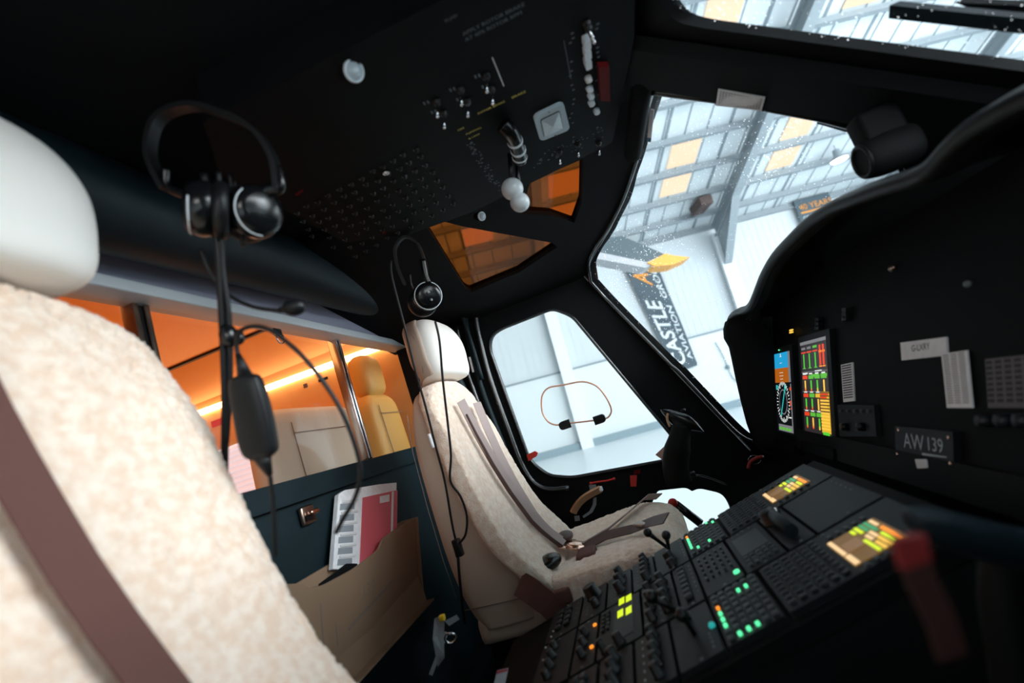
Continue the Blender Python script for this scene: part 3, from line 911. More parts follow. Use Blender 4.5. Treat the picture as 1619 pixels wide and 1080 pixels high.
# booklet in the pocket
Fb = Frame((0, -.228, 0), (-1, -.02, 0), (0, -.045, 1))
def bk_(x, y): return Fb.px(x, y)
t = thing('ring_binder', 'white comb-bound booklet with a pink cover standing in the tan pocket', 'booklet', Fb.w(.4, .7))
part('cover', 'paper', t, lambda b: b.prism(rnd([bk_(*q) for q in ((535, 782), (545, 775), (598, 766), (627, 763), (626, 830), (600, 900), (526, 900))], .004, 3), -.012, 0, Fb))
part('pink_sheet', 'pink_card', t, lambda b: b.prism([bk_(*q) for q in ((573, 787), (628, 775), (627, 870), (568, 895))], 0, .0012, Fb))
part('white_label', 'paper', t, lambda b: b.prism([bk_(*q) for q in ((600, 785), (615, 782), (615, 793), (600, 796))], .0012, .002, Fb))
part('cover_stripe', 'paper', t, lambda b: b.prism([bk_(*q) for q in ((619, 778), (622, 777), (620, 850), (617, 852))], .0012, .002, Fb))
for i in range(7):
    yy = 792 + i * 17.5
    part('comb_ring', 'white_paint', t, lambda b: b.prism([bk_(*q) for q in ((540 - i * .8, yy), (565 - i * .8, yy - 2), (565 - i * .8, yy + 1), (540 - i * .8, yy + 3.5))], 0, .004, Fb))
    if i < 6: part('index_tab', 'grey_plate', t, lambda b: b.prism([bk_(*q) for q in ((538 - i * .8, yy + 5), (560 - i * .8, yy + 3), (560 - i * .8, yy + 13), (537 - i * .8, yy + 15))], 0, .0014, Fb))
single('document_folder', 'black_paint', lambda b: b.prism([bk_(*q) for q in ((500, 925), (543, 893), (560, 893), (560, 915), (500, 945))], .006, .010, Fb), 'thin black folder peeking from the left of the tan pocket', 'folder')

# ================================================================== PASSENGER CABIN seen through the partition
structure('wall_cabin_port', 'cabin_trim', lambda b: b.box((-1.42, -1.6, 1.0), (.04, 2.6, 1.9)))
structure('wall_cabin_aft', 'cabin_trim', lambda b: b.box((0, -2.9, 1.0), (2.9, .04, 1.9)))
structure('floor_cabin', 'cabin_trim', lambda b: b.box((0, -1.6, .22), (2.9, 2.6, .04)))
structure('wall_cabin_starboard', 'cabin_trim', lambda b: b.box((1.42, -1.6, 1.0), (.04, 2.6, 1.9)))
structure('ceiling_cabin', 'cabin_trim', lambda b: (b.box((.1, -1.6, 1.86), (2.7, 2.6, .03)), b.loft([[V((-1.42, -2.9, 1.66)), V((-1.18, -2.9, 1.85)), V((-1.18, -2.9, 1.87)), V((-1.44, -2.9, 1.68))], [V((-1.42, PY - .05, 1.66)), V((-1.18, PY - .05, 1.85)), V((-1.18, PY - .05, 1.87)), V((-1.44, PY - .05, 1.68))]], smooth=False)))
structure('trim_14', 'black_rubber', lambda b: b.box((-1.17, -1.6, 1.838), (.02, 2.6, .012)))
qa = on(310, 655, 'x', -1.38); qb = on(580, 556, 'x', -1.38)
single('cove_light', 'led', lambda b: b.tube([qa + (qa - qb) * .4, qb + (qb - qa) * .15], .017, 8), 'long glowing light strip along the passenger cabin side wall', 'light strip')
# window blinds
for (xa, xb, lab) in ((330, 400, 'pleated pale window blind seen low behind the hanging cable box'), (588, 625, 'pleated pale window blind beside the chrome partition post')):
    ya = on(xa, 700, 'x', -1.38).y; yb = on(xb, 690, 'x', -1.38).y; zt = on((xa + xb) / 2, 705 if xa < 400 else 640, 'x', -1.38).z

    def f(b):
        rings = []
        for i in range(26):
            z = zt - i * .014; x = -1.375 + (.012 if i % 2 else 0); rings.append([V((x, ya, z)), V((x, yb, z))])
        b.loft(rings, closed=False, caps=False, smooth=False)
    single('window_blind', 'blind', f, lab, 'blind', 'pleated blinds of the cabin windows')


def cseat(X, Y, w_, zt, head, lab, m='cabin_leather'):
    t = thing('passenger_seat', lab, 'seat', (X, Y, .25))

    def f(b):
        ks = []
        for z, hw, hd in ((.3, w_ * .9, .06), (.6, w_, .07), (.95, w_, .065), (zt - .10, w_ * .97, .06), (zt - .03, w_ * .86, .05), (zt, w_ * .66, .03)):
            ks.append([p + V((X, Y, z)) for p in sup(0, 0, hw, hd, 36, 4.5)])
        b.loft(resample(ks, 30))
    part('backrest', m, t, f)
    part('back_seam', 'seam', t, lambda b: b.tube([(X + w_ * .62, Y + .069, .5), (X + w_ * .62, Y + .072, .95), (X + w_ * .60, Y + .062, zt - .06)], .0022, 5) and b.tube([(X + w_ * .62, Y + .067, zt - .10), (X - w_ * .9, Y + .067, zt - .10)], .0018, 5))
    part('cushion', m, t, lambda b: b.box((X, Y - .28, .55), (w_ * 1.9, .5, .14), None, .04))
    if head:
        def g(b):
            ks = []
            for z, hw, hd in ((zt + .0, w_ * .5, .03), (zt + .03, w_ * .62, .055), (zt + .10, w_ * .66, .06), (zt + .17, w_ * .6, .055), (zt + .2, w_ * .4, .03)):
                ks.append([p + V((X, Y + .0, z)) for p in sup(0, 0, hw, hd, 30, 3)])
            b.loft(resample(ks, 20))
        part('headrest', m, t, g)


ya = -.56
xa = on(478, 700, 'y', ya).x; zt = on(520, 638, 'y', ya).z
xl_ = on(436, 720, 'y', ya).x; xr_ = on(592, 700, 'y', ya).x
cseat((xl_ + xr_) / 2, ya - .07, abs(xl_ - xr_) / 2, zt, False, 'cream leather passenger seat back seen through the middle of the partition window')
xr2 = on(352, 740, 'y', ya).x
cseat(xr2 + .26, ya - .07, .26, on(300, 655, 'y', ya).z + .02, False, 'cream passenger seat back half hidden behind the near pilot seat')
pB = on(612, 600, 'y', -.45)
cseat(-1.21, -1.02 + .45, .15, 1.33, True, 'amber-lit passenger seat with headrest beside the far pilot seat', 'amberlit_leather')
for x, y, lab in ((345, 668, 'red lettered placard low on the cabin side wall'), (571, 576, 'red lettered placard near the chrome post on the cabin side wall')):
    p = on(x, y, 'x', -1.385)
    single('placard', 'red', lambda b: b.box((p.x, p.y, p.z), (.006, .085, .035)), lab, 'placard', 'red placards of the cabin')
p = on(511, 600, 'x', -1.385)
single('air_vent', 'black_rubber', lambda b: (b.box((p.x, p.y, p.z), (.006, .055, .014)),), 'small dark slot under the cabin light strip', 'vent')
p = on(483, 610, 'x', -1.385)
single('wall_socket', 'rust', lambda b: (b.box((p.x, p.y, p.z), (.006, .022, .022)),), 'tiny brown square socket under the cabin light strip', 'socket')

# ================================================================== HEADSETS
T0 = .72


def hpath(q, t=T0, n=6): return smooth_path([dep(x, y, t if len(r) == 0 else r[0]) for x, y, *r in q], n)


def cup(b, c, ax, r, d):
    """an ear cup: rounded dish along axis ax"""
    q = V(ax).to_track_quat('Z', 'Y').to_matrix().to_4x4(); M = Matrix.Translation(c) @ q
    b.lathe([(r * .6, -d), (r * .92, -d * .8), (r, -d * .3), (r, .1 * d), (r * .9, d * .7), (r * .62, d), (.001, d * 1.05)], M, 28)


t = thing('headset', 'black aviation headset with boom microphone hanging above the near seat', 'headset', dep(330, 190, T0))
hb = hpath([(262, 300), (238, 245), (250, 190), (300, 168), (350, 180), (400, 205), (432, 250), (440, 300)])
part('headband', 'black_rubber', t, lambda b: b.ribbon(hb, .022, CF, .0035))
cl = dep(318, 330, T0 - .03); cr = dep(404, 335, T0)
for c, ax, (x, y) in ((cl, CX * -1 + CF * -.5, (318, 330)), (cr, CX * 1 + CF * -.7, (404, 335))):
    axv = V(ax)
    cp = part('ear_cup', 'black_gloss', t, lambda b: cup(b, c, axv, .038, .020))
    part('ear_cushion', 'black_rubber', cp, lambda b: b.tube([c - axv.normalized() * .024 + (axv.orthogonal().normalized() * math.cos(a) + axv.cross(axv.orthogonal()).normalized() * math.sin(a)) * .03 for a in [2 * PI * i / 24 for i in range(24)]], .011, 10, closed=True))
    part('cup_rim', 'alu', cp, lambda b: b.tube([c + axv.normalized() * .012 + (axv.orthogonal().normalized() * math.cos(a) + axv.cross(axv.orthogonal()).normalized() * math.sin(a)) * .035 for a in [2 * PI * i / 28 for i in range(12)]], .0012, 6))
part('yoke', 'black_gloss', t, lambda b: b.tube(hpath([(440, 262), (443, 295), (425, 300), (400, 318), (385, 330)]), [.004 + .006 * math.sin(PI * i / 24) for i in range(25)], 10))
part('yoke', 'black_gloss', t, lambda b: b.tube(hpath([(262, 268), (265, 295), (290, 308), (315, 315)]), .006, 10))
bm_ = part('microphone_boom', 'black_rubber', t, lambda b: b.tube(hpath([(318, 395), (332, 432), (360, 465), (400, 485), (440, 491)]), .0030, 8))
part('microphone', 'black_rubber', bm_, lambda b: (b.ball((0, 0, 0), .0125, (1.35, 1, 1), M=Matrix.Translation(dep(465, 486, T0)) @ Matrix(((CX.x, CY.x, -CF.x, 0), (CX.y, CY.y, -CF.y, 0), (CX.z, CY.z, -CF.z, 0), (0, 0, 0, 1))) @ Matrix.Rotation(.1, 4, 'Z')), b.cyl(dep(440, 491, T0), dep(455, 488, T0), .004, .006)))
for j, (q, r) in enumerate((([(322, 275, .70), (335, 340, .70), (345, 400, .70), (352, 520, .70), (356, 640, .70), (354, 775, .70)], .0050),
             ([(345, 272, .70), (350, 330, .70), (352, 420, .70), (362, 500, .70), (364, 600, .70), (358, 700, .70)], .0036),
             ([(362, 275), (372, 330), (385, 390)], .0026), ([(370, 285), (380, 340), (392, 385)], .0020))):
    part('cable', 'black_rubber', t, lambda b: b.tube(hpath(q), r, 8))
part('cable_clamp', 'black_gloss', t, lambda b: (b.ball(dep(361, 530, .70), .012, (1, 1, 1.5)), b.ball(dep(377, 533, .70), .008, (1, 1, 1.4))))
# inline volume box and its leads
t = thing('volume_control_box', 'black rubber in-line volume box dangling from the near headset cable', 'control box', dep(405, 650, .66))
ax_ = (dep(418, 722, .66) - dep(392, 590, .66)).normalized(); sd_ = (CX - ax_ * CX.dot(ax_)).normalized(); nd_ = ax_.cross(sd_)


def ringat(x, y, hw, hd):
    c = dep(x, y, .66); return [c + sd_ * p.x + nd_ * p.y for p in sup(0, 0, hw, hd, 28, 3.4)]


def f(b):
    ks = [ringat(385, 592, .007, .005), ringat(387, 597, .0175, .010), ringat(391, 615, .0215, .013), ringat(400, 655, .0235, .014), ringat(408, 695, .0235, .014), ringat(413, 715, .021, .013), ringat(415, 724, .013, .009)]
    b.loft(resample(ks, 30))
part('case', 'black_rubber', t, f)
part('side_panel', 'black_gloss', t, lambda b: b.loft([[c + nd_ * -.0135 for c in (dep(x - 9, y, .66), dep(x + 9, y, .66), dep(x + 9, y, .66) + nd_ * .004, dep(x - 9, y, .66) + nd_ * .004)] for x, y in ((395, 620), (409, 690))], smooth=False))
part('end_boot', 'black_rubber', t, lambda b: b.tube([dep(414, 720, .66), dep(420, 735, .66), dep(427, 752, .66)], [.012, .008, .0035], 12))
part('top_boot', 'black_rubber', t, lambda b: b.tube([dep(388, 596, .66), dep(381, 575, .66), dep(376, 560, .66)], [.010, .006, .0035], 12))
part('cable', 'black_rubber', t, lambda b: b.tube(hpath([(376, 560), (374, 545), (380, 524), (400, 516), (425, 521), (450, 538), (480, 565), (512, 605), (540, 650), (560, 700), (570, 745), (562, 785), (540, 825), (531, 843)], .66), .0030, 8))
part('cable', 'black_rubber', t, lambda b: b.tube(hpath([(427, 752), (431, 790), (434, 840), (436, 880)], .66), .0028, 8))
# far headset
t = thing('headset', 'black headset hanging beside the headrest of the far seat', 'headset', dep(665, 440, 1.38))
TT = 1.38
c = dep(676, 468, TT); axv = (-CF * .9 + CX * .35)
cp = part('ear_cup', 'black_gloss', t, lambda b: cup(b, c, axv, .040, .018))
part('cup_rim', 'alu', cp, lambda b: b.tube([c + axv.normalized() * .010 + (axv.orthogonal().normalized() * math.cos(a) + axv.cross(axv.orthogonal()).normalized() * math.sin(a)) * .037 for a in [2 * PI * i / 28 for i in range(28)]], .0016, 6, closed=True))
part('cup_button', 'grey_plate', cp, lambda b: (b.ball(dep(677, 462, TT - .024), .0045), b.ball(dep(682, 474, TT - .024), .0035)))
c2 = dep(668, 478, TT + .05)
part('ear_cup', 'black_rubber', t, lambda b: cup(b, c2, -axv, .042, .02))
part('headband', 'black_rubber', t, lambda b: b.ribbon(hpath([(676, 446), (672, 415), (660, 385), (640, 375), (625, 392), (628, 420), (640, 450)], TT, 5), .02, CF, .003))
part('yoke', 'black_gloss', t, lambda b: b.tube(hpath([(668, 410), (672, 432), (678, 448)], TT - .01, 4), .008, 10) and b.tube(hpath([(648, 432), (650, 448), (655, 458)], TT, 4), .003, 6))
part('cable', 'black_rubber', t, lambda b: b.tube(hpath([(618, 412), (620, 440), (638, 510), (655, 580), (672, 640), (690, 710), (703, 760), (715, 830), (722, 860)], 1.32, 5), .0032, 8))
part('cable', 'black_rubber', t, lambda b: b.tube(hpath([(688, 508), (695, 540), (700, 600), (708, 670), (713, 720), (712, 760), (728, 785), (738, 815), (736, 845), (725, 860)], 1.30, 5), .0032, 8))
part('cable_sleeve', 'paper', t, lambda b: b.tube(hpath([(678, 686), (685, 708)], 1.318, 3), .0045, 8))
part('cable_clamp', 'black_rubber', t, lambda b: b.box((0, 0, 0), (.02, .02, .045), Matrix.Translation(dep(724, 866, 1.31)), .004))
part('cable', 'black_rubber', t, lambda b: b.tube(hpath([(724, 880), (728, 930), (735, 985)], 1.31, 4), .004, 8))
#@@PART3

# ================================================================== OVERHEAD PANEL
ov = thing('overhead_panel', 'black overhead panel full of switches and breakers on the cockpit roof', 'overhead panel', (XC, .4, 1.56))
PO = F_over.px
pol = rnd([PO(968, 226), PO(1003, 60), PO(1004, 0), (.80, .42), (.10, .42), (.02, .30), (.02, -.12), (.16, -.225), PO(745, 336)], .012, 3)
part('panel_plate', 'panel', ov, lambda b: b.prism(pol, -.09, 0, F_over))


def oq(x, y, s):      # small square in the overhead plane
    a, c = PO(x, y); return a, c


def toggle(x, y, tilt=(-.35, 0), long=.022, m='chrome'):
    a, c = PO(x, y)
    tg = part('toggle_switch', 'knob', ov, lambda b: b.lathe([(.0075, 0), (.0075, .003), (.005, .004), (.005, .008)], F_over.M @ Matrix.Translation((a, c, 0)), 12))
    p0 = F_over.w(a, c, .006); p1 = F_over.w(a + tilt[0] * long, c + tilt[1] * long, .006 + long)
    part('lever', m, tg, lambda b: (b.tube([p0, p0.lerp(p1, .6), p1], [.0014, .0018, .0030], 8), b.ball(p1, .0034)))


for x, y in ((690, 160), (701, 178), (728, 141), (738, 160), (768, 120), (777, 140), (913, 228), (946, 226), (884, 240)): toggle(x, y)
for x, y in ((927, 36), (930, 44)): toggle(x, y, (.1, -.6), .016)
# guarded chrome row and round guards
for i, (x, y) in enumerate(((925, 62), (926, 78), (927, 94))):
    a, c = PO(x, y)
    part('switch_guard', 'alu', ov, lambda b: b.prism(rnd([(a - .006, c - .012), (a + .006, c - .012), (a + .006, c + .012), (a - .006, c + .012)], .004, 3), 0, .014, F_over))
for i, (x, y) in enumerate(((929, 122), (931, 138), (933, 149), (934, 160), (942, 173))):
    a, c = PO(x, y)
    part('knob', 'alu' if i else 'white_paint', ov, lambda b: b.lathe([(.0075, 0), (.0065, .010), (.004, .012), (.0005, .0125)], F_over.M @ Matrix.Translation((a, c, 0)), 14))
part('red_guard', 'red_dark', ov, lambda b: b.prism([PO(943, 98), PO(960, 97), PO(962, 153), PO(947, 152)], 0, .012, F_over), 'dark red guard cover')
part('divider_line', 'white_paint', ov, lambda b: b.prism([PO(777.5, 91), PO(779, 90.5), PO(797, 135), PO(795.5, 135.5)], 0, .0012, F_over))
part('divider_line', 'legend_dim', ov, lambda b: b.prism([PO(891, 64), PO(892, 64), PO(903, 124), PO(902, 124)], 0, .0008, F_over))
# lettering: reads towards the nose with its tops to starboard


def otext(b, s, x, y, size): a, c = PO(x, y); b.text(s, F_over, a, c, size, lift=.0012)


for _s, _x, _y, _z, _m in (('APPLY ROTOR BRAKE', 732, 56, .0105, 0), ('AT 40% ROTOR RPM', 736, 65, .0105, 0), ('PUMP', 704, 35, .008, 0), ('ROTOR BRAKE', 755.5, 180.5, .0085, 1), ('BRAKE', 809, 155.5, .0098, 1), ('OFF', 724, 207, .0085, 1),
                       ('PUMPING', 737, 213, .0080, 1), ('& LIMIT', 741, 220, .0080, 1)):
    part('lettering', 'legend_yellow' if _m else 'legend_dim', ov, lambda b: otext(b, _s, _x, _y, _z), 'yellow lettering' if _m else None)
random.seed(3)


def f(b):
    for k in range(3):
        for x, y in ((681 + k * 40 + random.uniform(-2, 2), 172 - k * 21), (692 + k * 40, 186 - k * 20)):
            for j in range(2):
                a, c = PO(x - 9 + j * 6, y - 6 - j * 2)
                b.prism([(a, c), (a + .003, c), (a + .003, c + .008), (a, c + .008)], 0, .0006, F_over)
    for i in range(26):
        x = 905 + random.choice((-4, 0, 38)) + random.uniform(-2, 2); y = 40 + i * 7.4
        a, c = PO(x, y); b.prism([(a, c), (a + .005, c), (a + .005, c + .0035), (a, c + .0035)], 0, .0006, F_over)
    for i in range(40):
        x = 850 + random.uniform(-10, 105); y = 260 - (x - 850) * .42 + random.uniform(-16, 4)
        a, c = PO(x, y); b.prism([(a, c), (a + random.uniform(.002, .006), c), (a + .002, c + .0025), (a, c + .0025)], 0, .0006, F_over)
    for i in range(60):
        x = 740 + i * .75 + random.uniform(-6, 6); y = 225 + i * 1.2 + random.uniform(-6, 6)
        a, c = PO(x, y); b.prism([(a, c), (a + random.uniform(.002, .006), c), (a + .002, c + .0028), (a, c + .0028)], 0, .0006, F_over)
part('small_legends', 'legend_dim', ov, f)
# circuit breakers
random.seed(5)
bk0 = None; nb = 0
for i in range(12):
    for j in range(8):
        x = 470 + i * 17 + j * 8.5 + random.uniform(-2, 2); y = 335 - i * 9.2 + j * 12.5 + random.uniform(-2, 2)
        a, c = PO(x, y)
        if not (-.02 < a < .42): continue
        R = F_over.M @ Matrix.Translation((a, c, 0))
        if bk0 is None:
            bk0 = part('circuit_breaker', 'knob', ov, lambda b: (b.lathe([(.0045, 0), (.0045, .002), (.0032, .0025), (.0030, .006), (.0024, .007)], Matrix.Identity(4), 10),))
            ring_ = part('breaker_collar', 'legend_dim', bk0, lambda b: b.box((-.0070, 0, .0005), (.0012, .006, .001)))
            bk0.matrix_basis = R @ bk0.matrix_basis if False else bk0.matrix_basis
            base_b = bk0.matrix_basis.copy(); proto = (bk0, ring_, wm(ring_).copy())
            ring_.parent = bk0; ring_.matrix_parent_inverse = Matrix.Identity(4); ring_.matrix_basis = base_b.inverted() @ proto[2]
            bk0.parent = ov; bk0.matrix_parent_inverse = wm(ov).inverted()
            bk0.matrix_basis = R @ base_b; o = bk0
        else:
            o = bk0.copy(); C.objects.link(o); o.matrix_basis = R @ base_b
            r_ = ring_.copy(); C.objects.link(r_); r_.parent = o
        nb += 1
for x, y in ((475, 300), (607, 366), (470, 304)): part('breaker_flag', 'red_dark', ov, lambda b: b.box((*PO(x, y), .004), (.010, .003, .004), F_over.M))
a, c = PO(609, 270)
part('lock_ring', 'chrome', ov, lambda b: b.tube([F_over.w(a + .006 * math.cos(q), c + .006 * math.sin(q), .006) for q in [2 * PI * i / 14 for i in range(14)]], .0016, 6, closed=True) and b.cyl(F_over.w(a, c, 0), F_over.w(a, c, .005), .004))
# dome light
dl = rnd([PO(841, 180), PO(889, 157), PO(900, 201), (PO(853, 220))], .014, 6)
t = thing('dome_light', 'square grey dome light with faceted lens on the overhead panel', 'light', F_over.w(*PO(870, 188)))
part('bezel', 'clear_blue', t, lambda b: b.prism(dl, 0, .008, F_over, bev=.002))
cc = [PO(853, 184), PO(882, 170), PO(888, 197), PO(859, 211)]


def f(b):
    ce = V((sum(q[0] for q in cc) / 4, sum(q[1] for q in cc) / 4)); r0 = rnd(cc, .004, 3)
    b.loft([[F_over.w(ce.x + (x - ce.x) * s_, ce.y + (y - ce.y) * s_, h_) for x, y in r0] for s_, h_ in ((1, .008), (.98, .0105), (.05, .016))], smooth=False)
part('lens', 'lens', t, f)
part('lens_gap', 'knob', t, lambda b: b.tube([F_over.w(x, y, .0084) for x, y in rnd(cc, .004, 3)], .0012, 6, closed=True))
for x, y in ((866, 172), (876, 209)): part('screw', 'bronze', t, lambda b: b.lathe([(.0022, .008), (.0018, .0092), (.0002, .0093)], F_over.M @ Matrix.Translation((*PO(x, y), 0)), 10))
# reading lamps
for (x, y, r, lab, z) in ((557, 105, .0165, 'round faceted reading lamp alone on the dark cockpit ceiling', 1.56), (760, 338, .0125, 'small round reading lamp beside the two translucent knobs', 1.56)):
    F = Frame((0, 0, z), (0, 1, 0), (1, 0, 0)); a, c = F.px(x, y); R = Matrix.Translation(F.w(a, c, .008)) @ ((CAM - F.w(a, c)).normalized() + V((.0, .95, -.25))).to_track_quat('Z', 'Y').to_matrix().to_4x4()
    t = thing('reading_lamp', lab, 'lamp', F.w(a, c), 'round reading lamps')
    part('bezel', 'alu', t, lambda b: b.lathe([(r * .9, -.012), (r, 0), (r, .003), (r * .86, .004), (r * .8, .0)], R, 26, caps=False))
    part('lens', 'lens', t, lambda b: b.lathe([(r * .86, -.001), (r * .7, .004), (r * .3, .007), (.0003, .0075)], R, 26))
    part('socket', 'panel', t, lambda b: b.lathe([(r * 1.0, -.022), (r * 1.1, -.002), (r * .9, -.002)], R, 20))
# engine levers with translucent knobs and ribbed rotor brake handle
for (x0, y0, x1, y1, r, lab) in ((805, 252, 810, 299, .0255, 'left lever with a large translucent ball knob below the overhead panel'), (816, 252, 822, 320, .0225, 'right lever with a smaller translucent ball knob below the overhead panel')):
    p0 = on(x0, y0 - 10, 'z', 1.552); p1 = dep(x1, y1, 1.16)
    t = thing('engine_lever', lab, 'lever', p1, 'overhead engine levers')
    part('shaft', 'black_gloss', t, lambda b: b.tube([p0, p0.lerp(p1, .5), p1], .005, 10))
    kb = part('knob', 'clear_knob', t, lambda b: (b.ball(p1, r, (1, 1, 1), 28),))
    part('knob_core', 'knob', kb, lambda b: b.cyl(p1 + (p0 - p1).normalized() * .012, p1 - (p0 - p1).normalized() * .012, .0022))
pt = smooth_path([on(795, 196, 'z', 1.548), on(806, 208, 'z', 1.536), on(815, 225, 'z', 1.53), on(821, 243, 'z', 1.525), on(822, 254, 'z', 1.52)], 4)
t = thing('rotor_brake_handle', 'black ribbed rotor brake handle with pale rings under the overhead panel', 'handle', pt[0])
part('grip', 'black_gloss', t, lambda b: b.tube(pt, .016, 18))
for k in (7, 10, 13):
    part('grip_ring', 'alu', t, lambda b: b.tube([pt[k] + (pt[k + 1] - pt[k]) * .9, pt[k] + (pt[k + 1] - pt[k]) * .3], .0168, 18))

# ================================================================== POST AND COMPASS, SMALL THINGS ON THE FRAMES
q = [on(1137, 136, 'x', .03), on(1211, 150, 'x', .03), on(1205, 171, 'x', .0), on(1133, 163, 'x', .0)]
u_ = (q[1] - q[0]); n_ = u_.cross(q[3] - q[0]).normalized(); n_ = n_ if n_.dot(CF) < 0 else -n_
t = thing('correction_card', 'white printed compass correction card clipped on the centre post', 'card', q[3])
part('card', 'paper', t, lambda b: b.loft([[p + n_ * .010 for p in q], [p + n_ * .006 for p in q]], smooth=False))
part('card_holder', 'black_paint', t, lambda b: b.loft([[p + n_ * .0055 + (p - (q[0] + q[2]) / 2) * .06 for p in q], [p - n_ * .012 + (p - (q[0] + q[2]) / 2) * .06 for p in q]], smooth=False))


def f(b):
    for i in range(1, 8):
        a = q[0].lerp(q[3], i / 8.5 + .03); c = q[1].lerp(q[2], i / 8.5 + .03); b.tube([a.lerp(c, .05) + n_ * .0104, a.lerp(c, .95) + n_ * .0104], .00035, 4)
    for i in range(1, 16):
        a = q[0].lerp(q[1], i / 16); c = q[3].lerp(q[2], i / 16); b.tube([a.lerp(c, .1) + n_ * .0104, a.lerp(c, .9) + n_ * .0104], .0003, 4)
part('printed_grid', 'ink', t, f)
# magnetic compass hanging below the post
cpos = on(1405, 240, 'x', .05)
t = thing('magnetic_compass', 'black magnetic compass housing hanging under the centre post near the glareshield', 'compass', cpos)


def f(b):
    ks = []
    for s_, r in ((-.045, .026), (-.04, .032), (-.01, .036), (.03, .034), (.045, .028), (.05, .016)):
        ks.append([cpos + V((p.x * r, s_, p.y * r)) for p in sup(0, 0, 1, 1, 26, 2.6)])
    b.loft(resample(ks, 20))
part('housing', 'black_paint', t, f)
part('bracket', 'black_paint', t, lambda b: b.box((0, 0, .05), (.05, .07, .06), Matrix.Translation(cpos), .008))
part('rim', 'black_rubber', t, lambda b: b.tube([cpos + V((math.cos(a) * .028, -.045, math.sin(a) * .028)) for a in [2 * PI * i / 22 for i in range(22)]], .004, 8, closed=True))
structure('trim_15', 'grip_blue', lambda b: b.loft([[F_ws.w(*F_ws.px(x, y, -.05), -dd) for x, y in ((1292, 186), (1372, 206), (1372, 219), (1292, 196))] for dd in (.05, .065)], smooth=False))
t = thing('sticker', 'narrow white sticker with blue corner at the aft edge of the port windshield', 'sticker', F_ws.w(*F_ws.px(1029, 200)))
part('sheet', 'paper', t, lambda b: F_ws.slab(b, [F_ws.px(*s_) for s_ in ((1029, 172), (1035, 173), (1030, 224), (1024, 223))], .001, .0022))
part('blue_corner', 'blue_tag', t, lambda b: F_ws.slab(b, [F_ws.px(*s_) for s_ in ((1025, 217), (1031, 218), (1030, 224), (1024, 223))], .0022, .003))
# wiper outside the starboard pane
wq = [(1412, 6), (1619, 26), (1660, 30), (1660, 56), (1619, 51), (1410, 27)]
t = thing('windscreen_wiper', 'dark windscreen wiper arm resting outside the starboard windshield', 'wiper', F_wr.w(*F_wr.px(1500, 20, .05), .05))
so = -1
part('blade', 'grip_blue', t, lambda b: F_wr.slab(b, [F_wr.px(x, y, so * .05) for x, y in wq], so * .045, so * .06))
part('arm', 'black_paint', t, lambda b: F_wr.slab(b, [F_wr.px(x, y, so * .07) for x, y in ((1508, 4), (1600, 8), (1660, 14), (1660, 22), (1540, 16))], so * .07, so * .085))
# round screw head, red tabs, handles on the port door
p = on(940, 484, 'x', -1.03)
ysn = F_ws.w(*F_ws.px(940, 484, .004 * SGN), .004 * SGN)
t = thing('placard', 'tiny round red and white marker on the door pillar', 'marker', ysn)
qz = (CAM - ysn).normalized().to_track_quat('Z', 'Y').to_matrix().to_4x4()
qz = Matrix.Translation(ysn) @ (F_side.n.to_track_quat('Z', 'Y').to_matrix().to_4x4())
part('disc', 'red_dark', t, lambda b: b.lathe([(.010, 0), (.010, .003), (.0003, .0035)], qz, 18))
part('ring', 'pink_tab', t, lambda b: b.tube([qz @ V((.0085 * math.cos(a), .0085 * math.sin(a), .0042)) for a in [2 * PI * i / 18 for i in range(18)]], .0009, 5, closed=True) and b.box((0, 0, .0042), (.013, .0015, .001), qz) and b.box((0, 0, .0042), (.0015, .013, .001), qz))
# wire loop with two black feet on the door window
fx = .02
lp = [(857, 650), (856, 638), (858, 624), (868, 613), (890, 609), (915, 604), (930, 605), (945, 612), (958, 628), (966, 645), (965, 655), (957, 662), (930, 666), (894, 670), (880, 672), (868, 668), (860, 658)]
lpp = [F_side.w(*F_side.px(x, y, fx), fx) for x, y in lp]
lpp = smooth_path(lpp + [lpp[0]], 4)[:-1]
t = thing('wire_grab_loop', 'copper wire loop handle with two black feet on the port door window', 'handle', lpp[0])
part('wire_loop', 'copper', t, lambda b: b.tube(lpp, .0034, 8, closed=True))
for x, y in ((893, 672), (948, 663)):
    a, c_ = F_side.px(x, y, fx); sg = 1 if x > 900 else -1
    ang = math.atan2(*(F_side.w(*F_side.px(948, 663, fx)) - F_side.w(*F_side.px(893, 672, fx))).yz[::-1]) if False else 0
    part('foot', 'black_gloss', t, lambda b: b.prism(rnd([(a - .024, c_ - .017), (a + .024, c_ - .017), (a + .024, c_ + .017), (a - .024, c_ + .017)], [.001 if sg > 0 else .017, .017 if sg > 0 else .001, .017 if sg > 0 else .001, .001 if sg > 0 else .017], 5), -.015, fx + .006, F_side))


def onside(name, m, pxs, c0, c1, lab, cat, extra=None):
    return single(name, m, lambda b: b.prism([F_side.px(x, y, c0) for x, y in pxs], c0, c1, F_side), lab, cat)


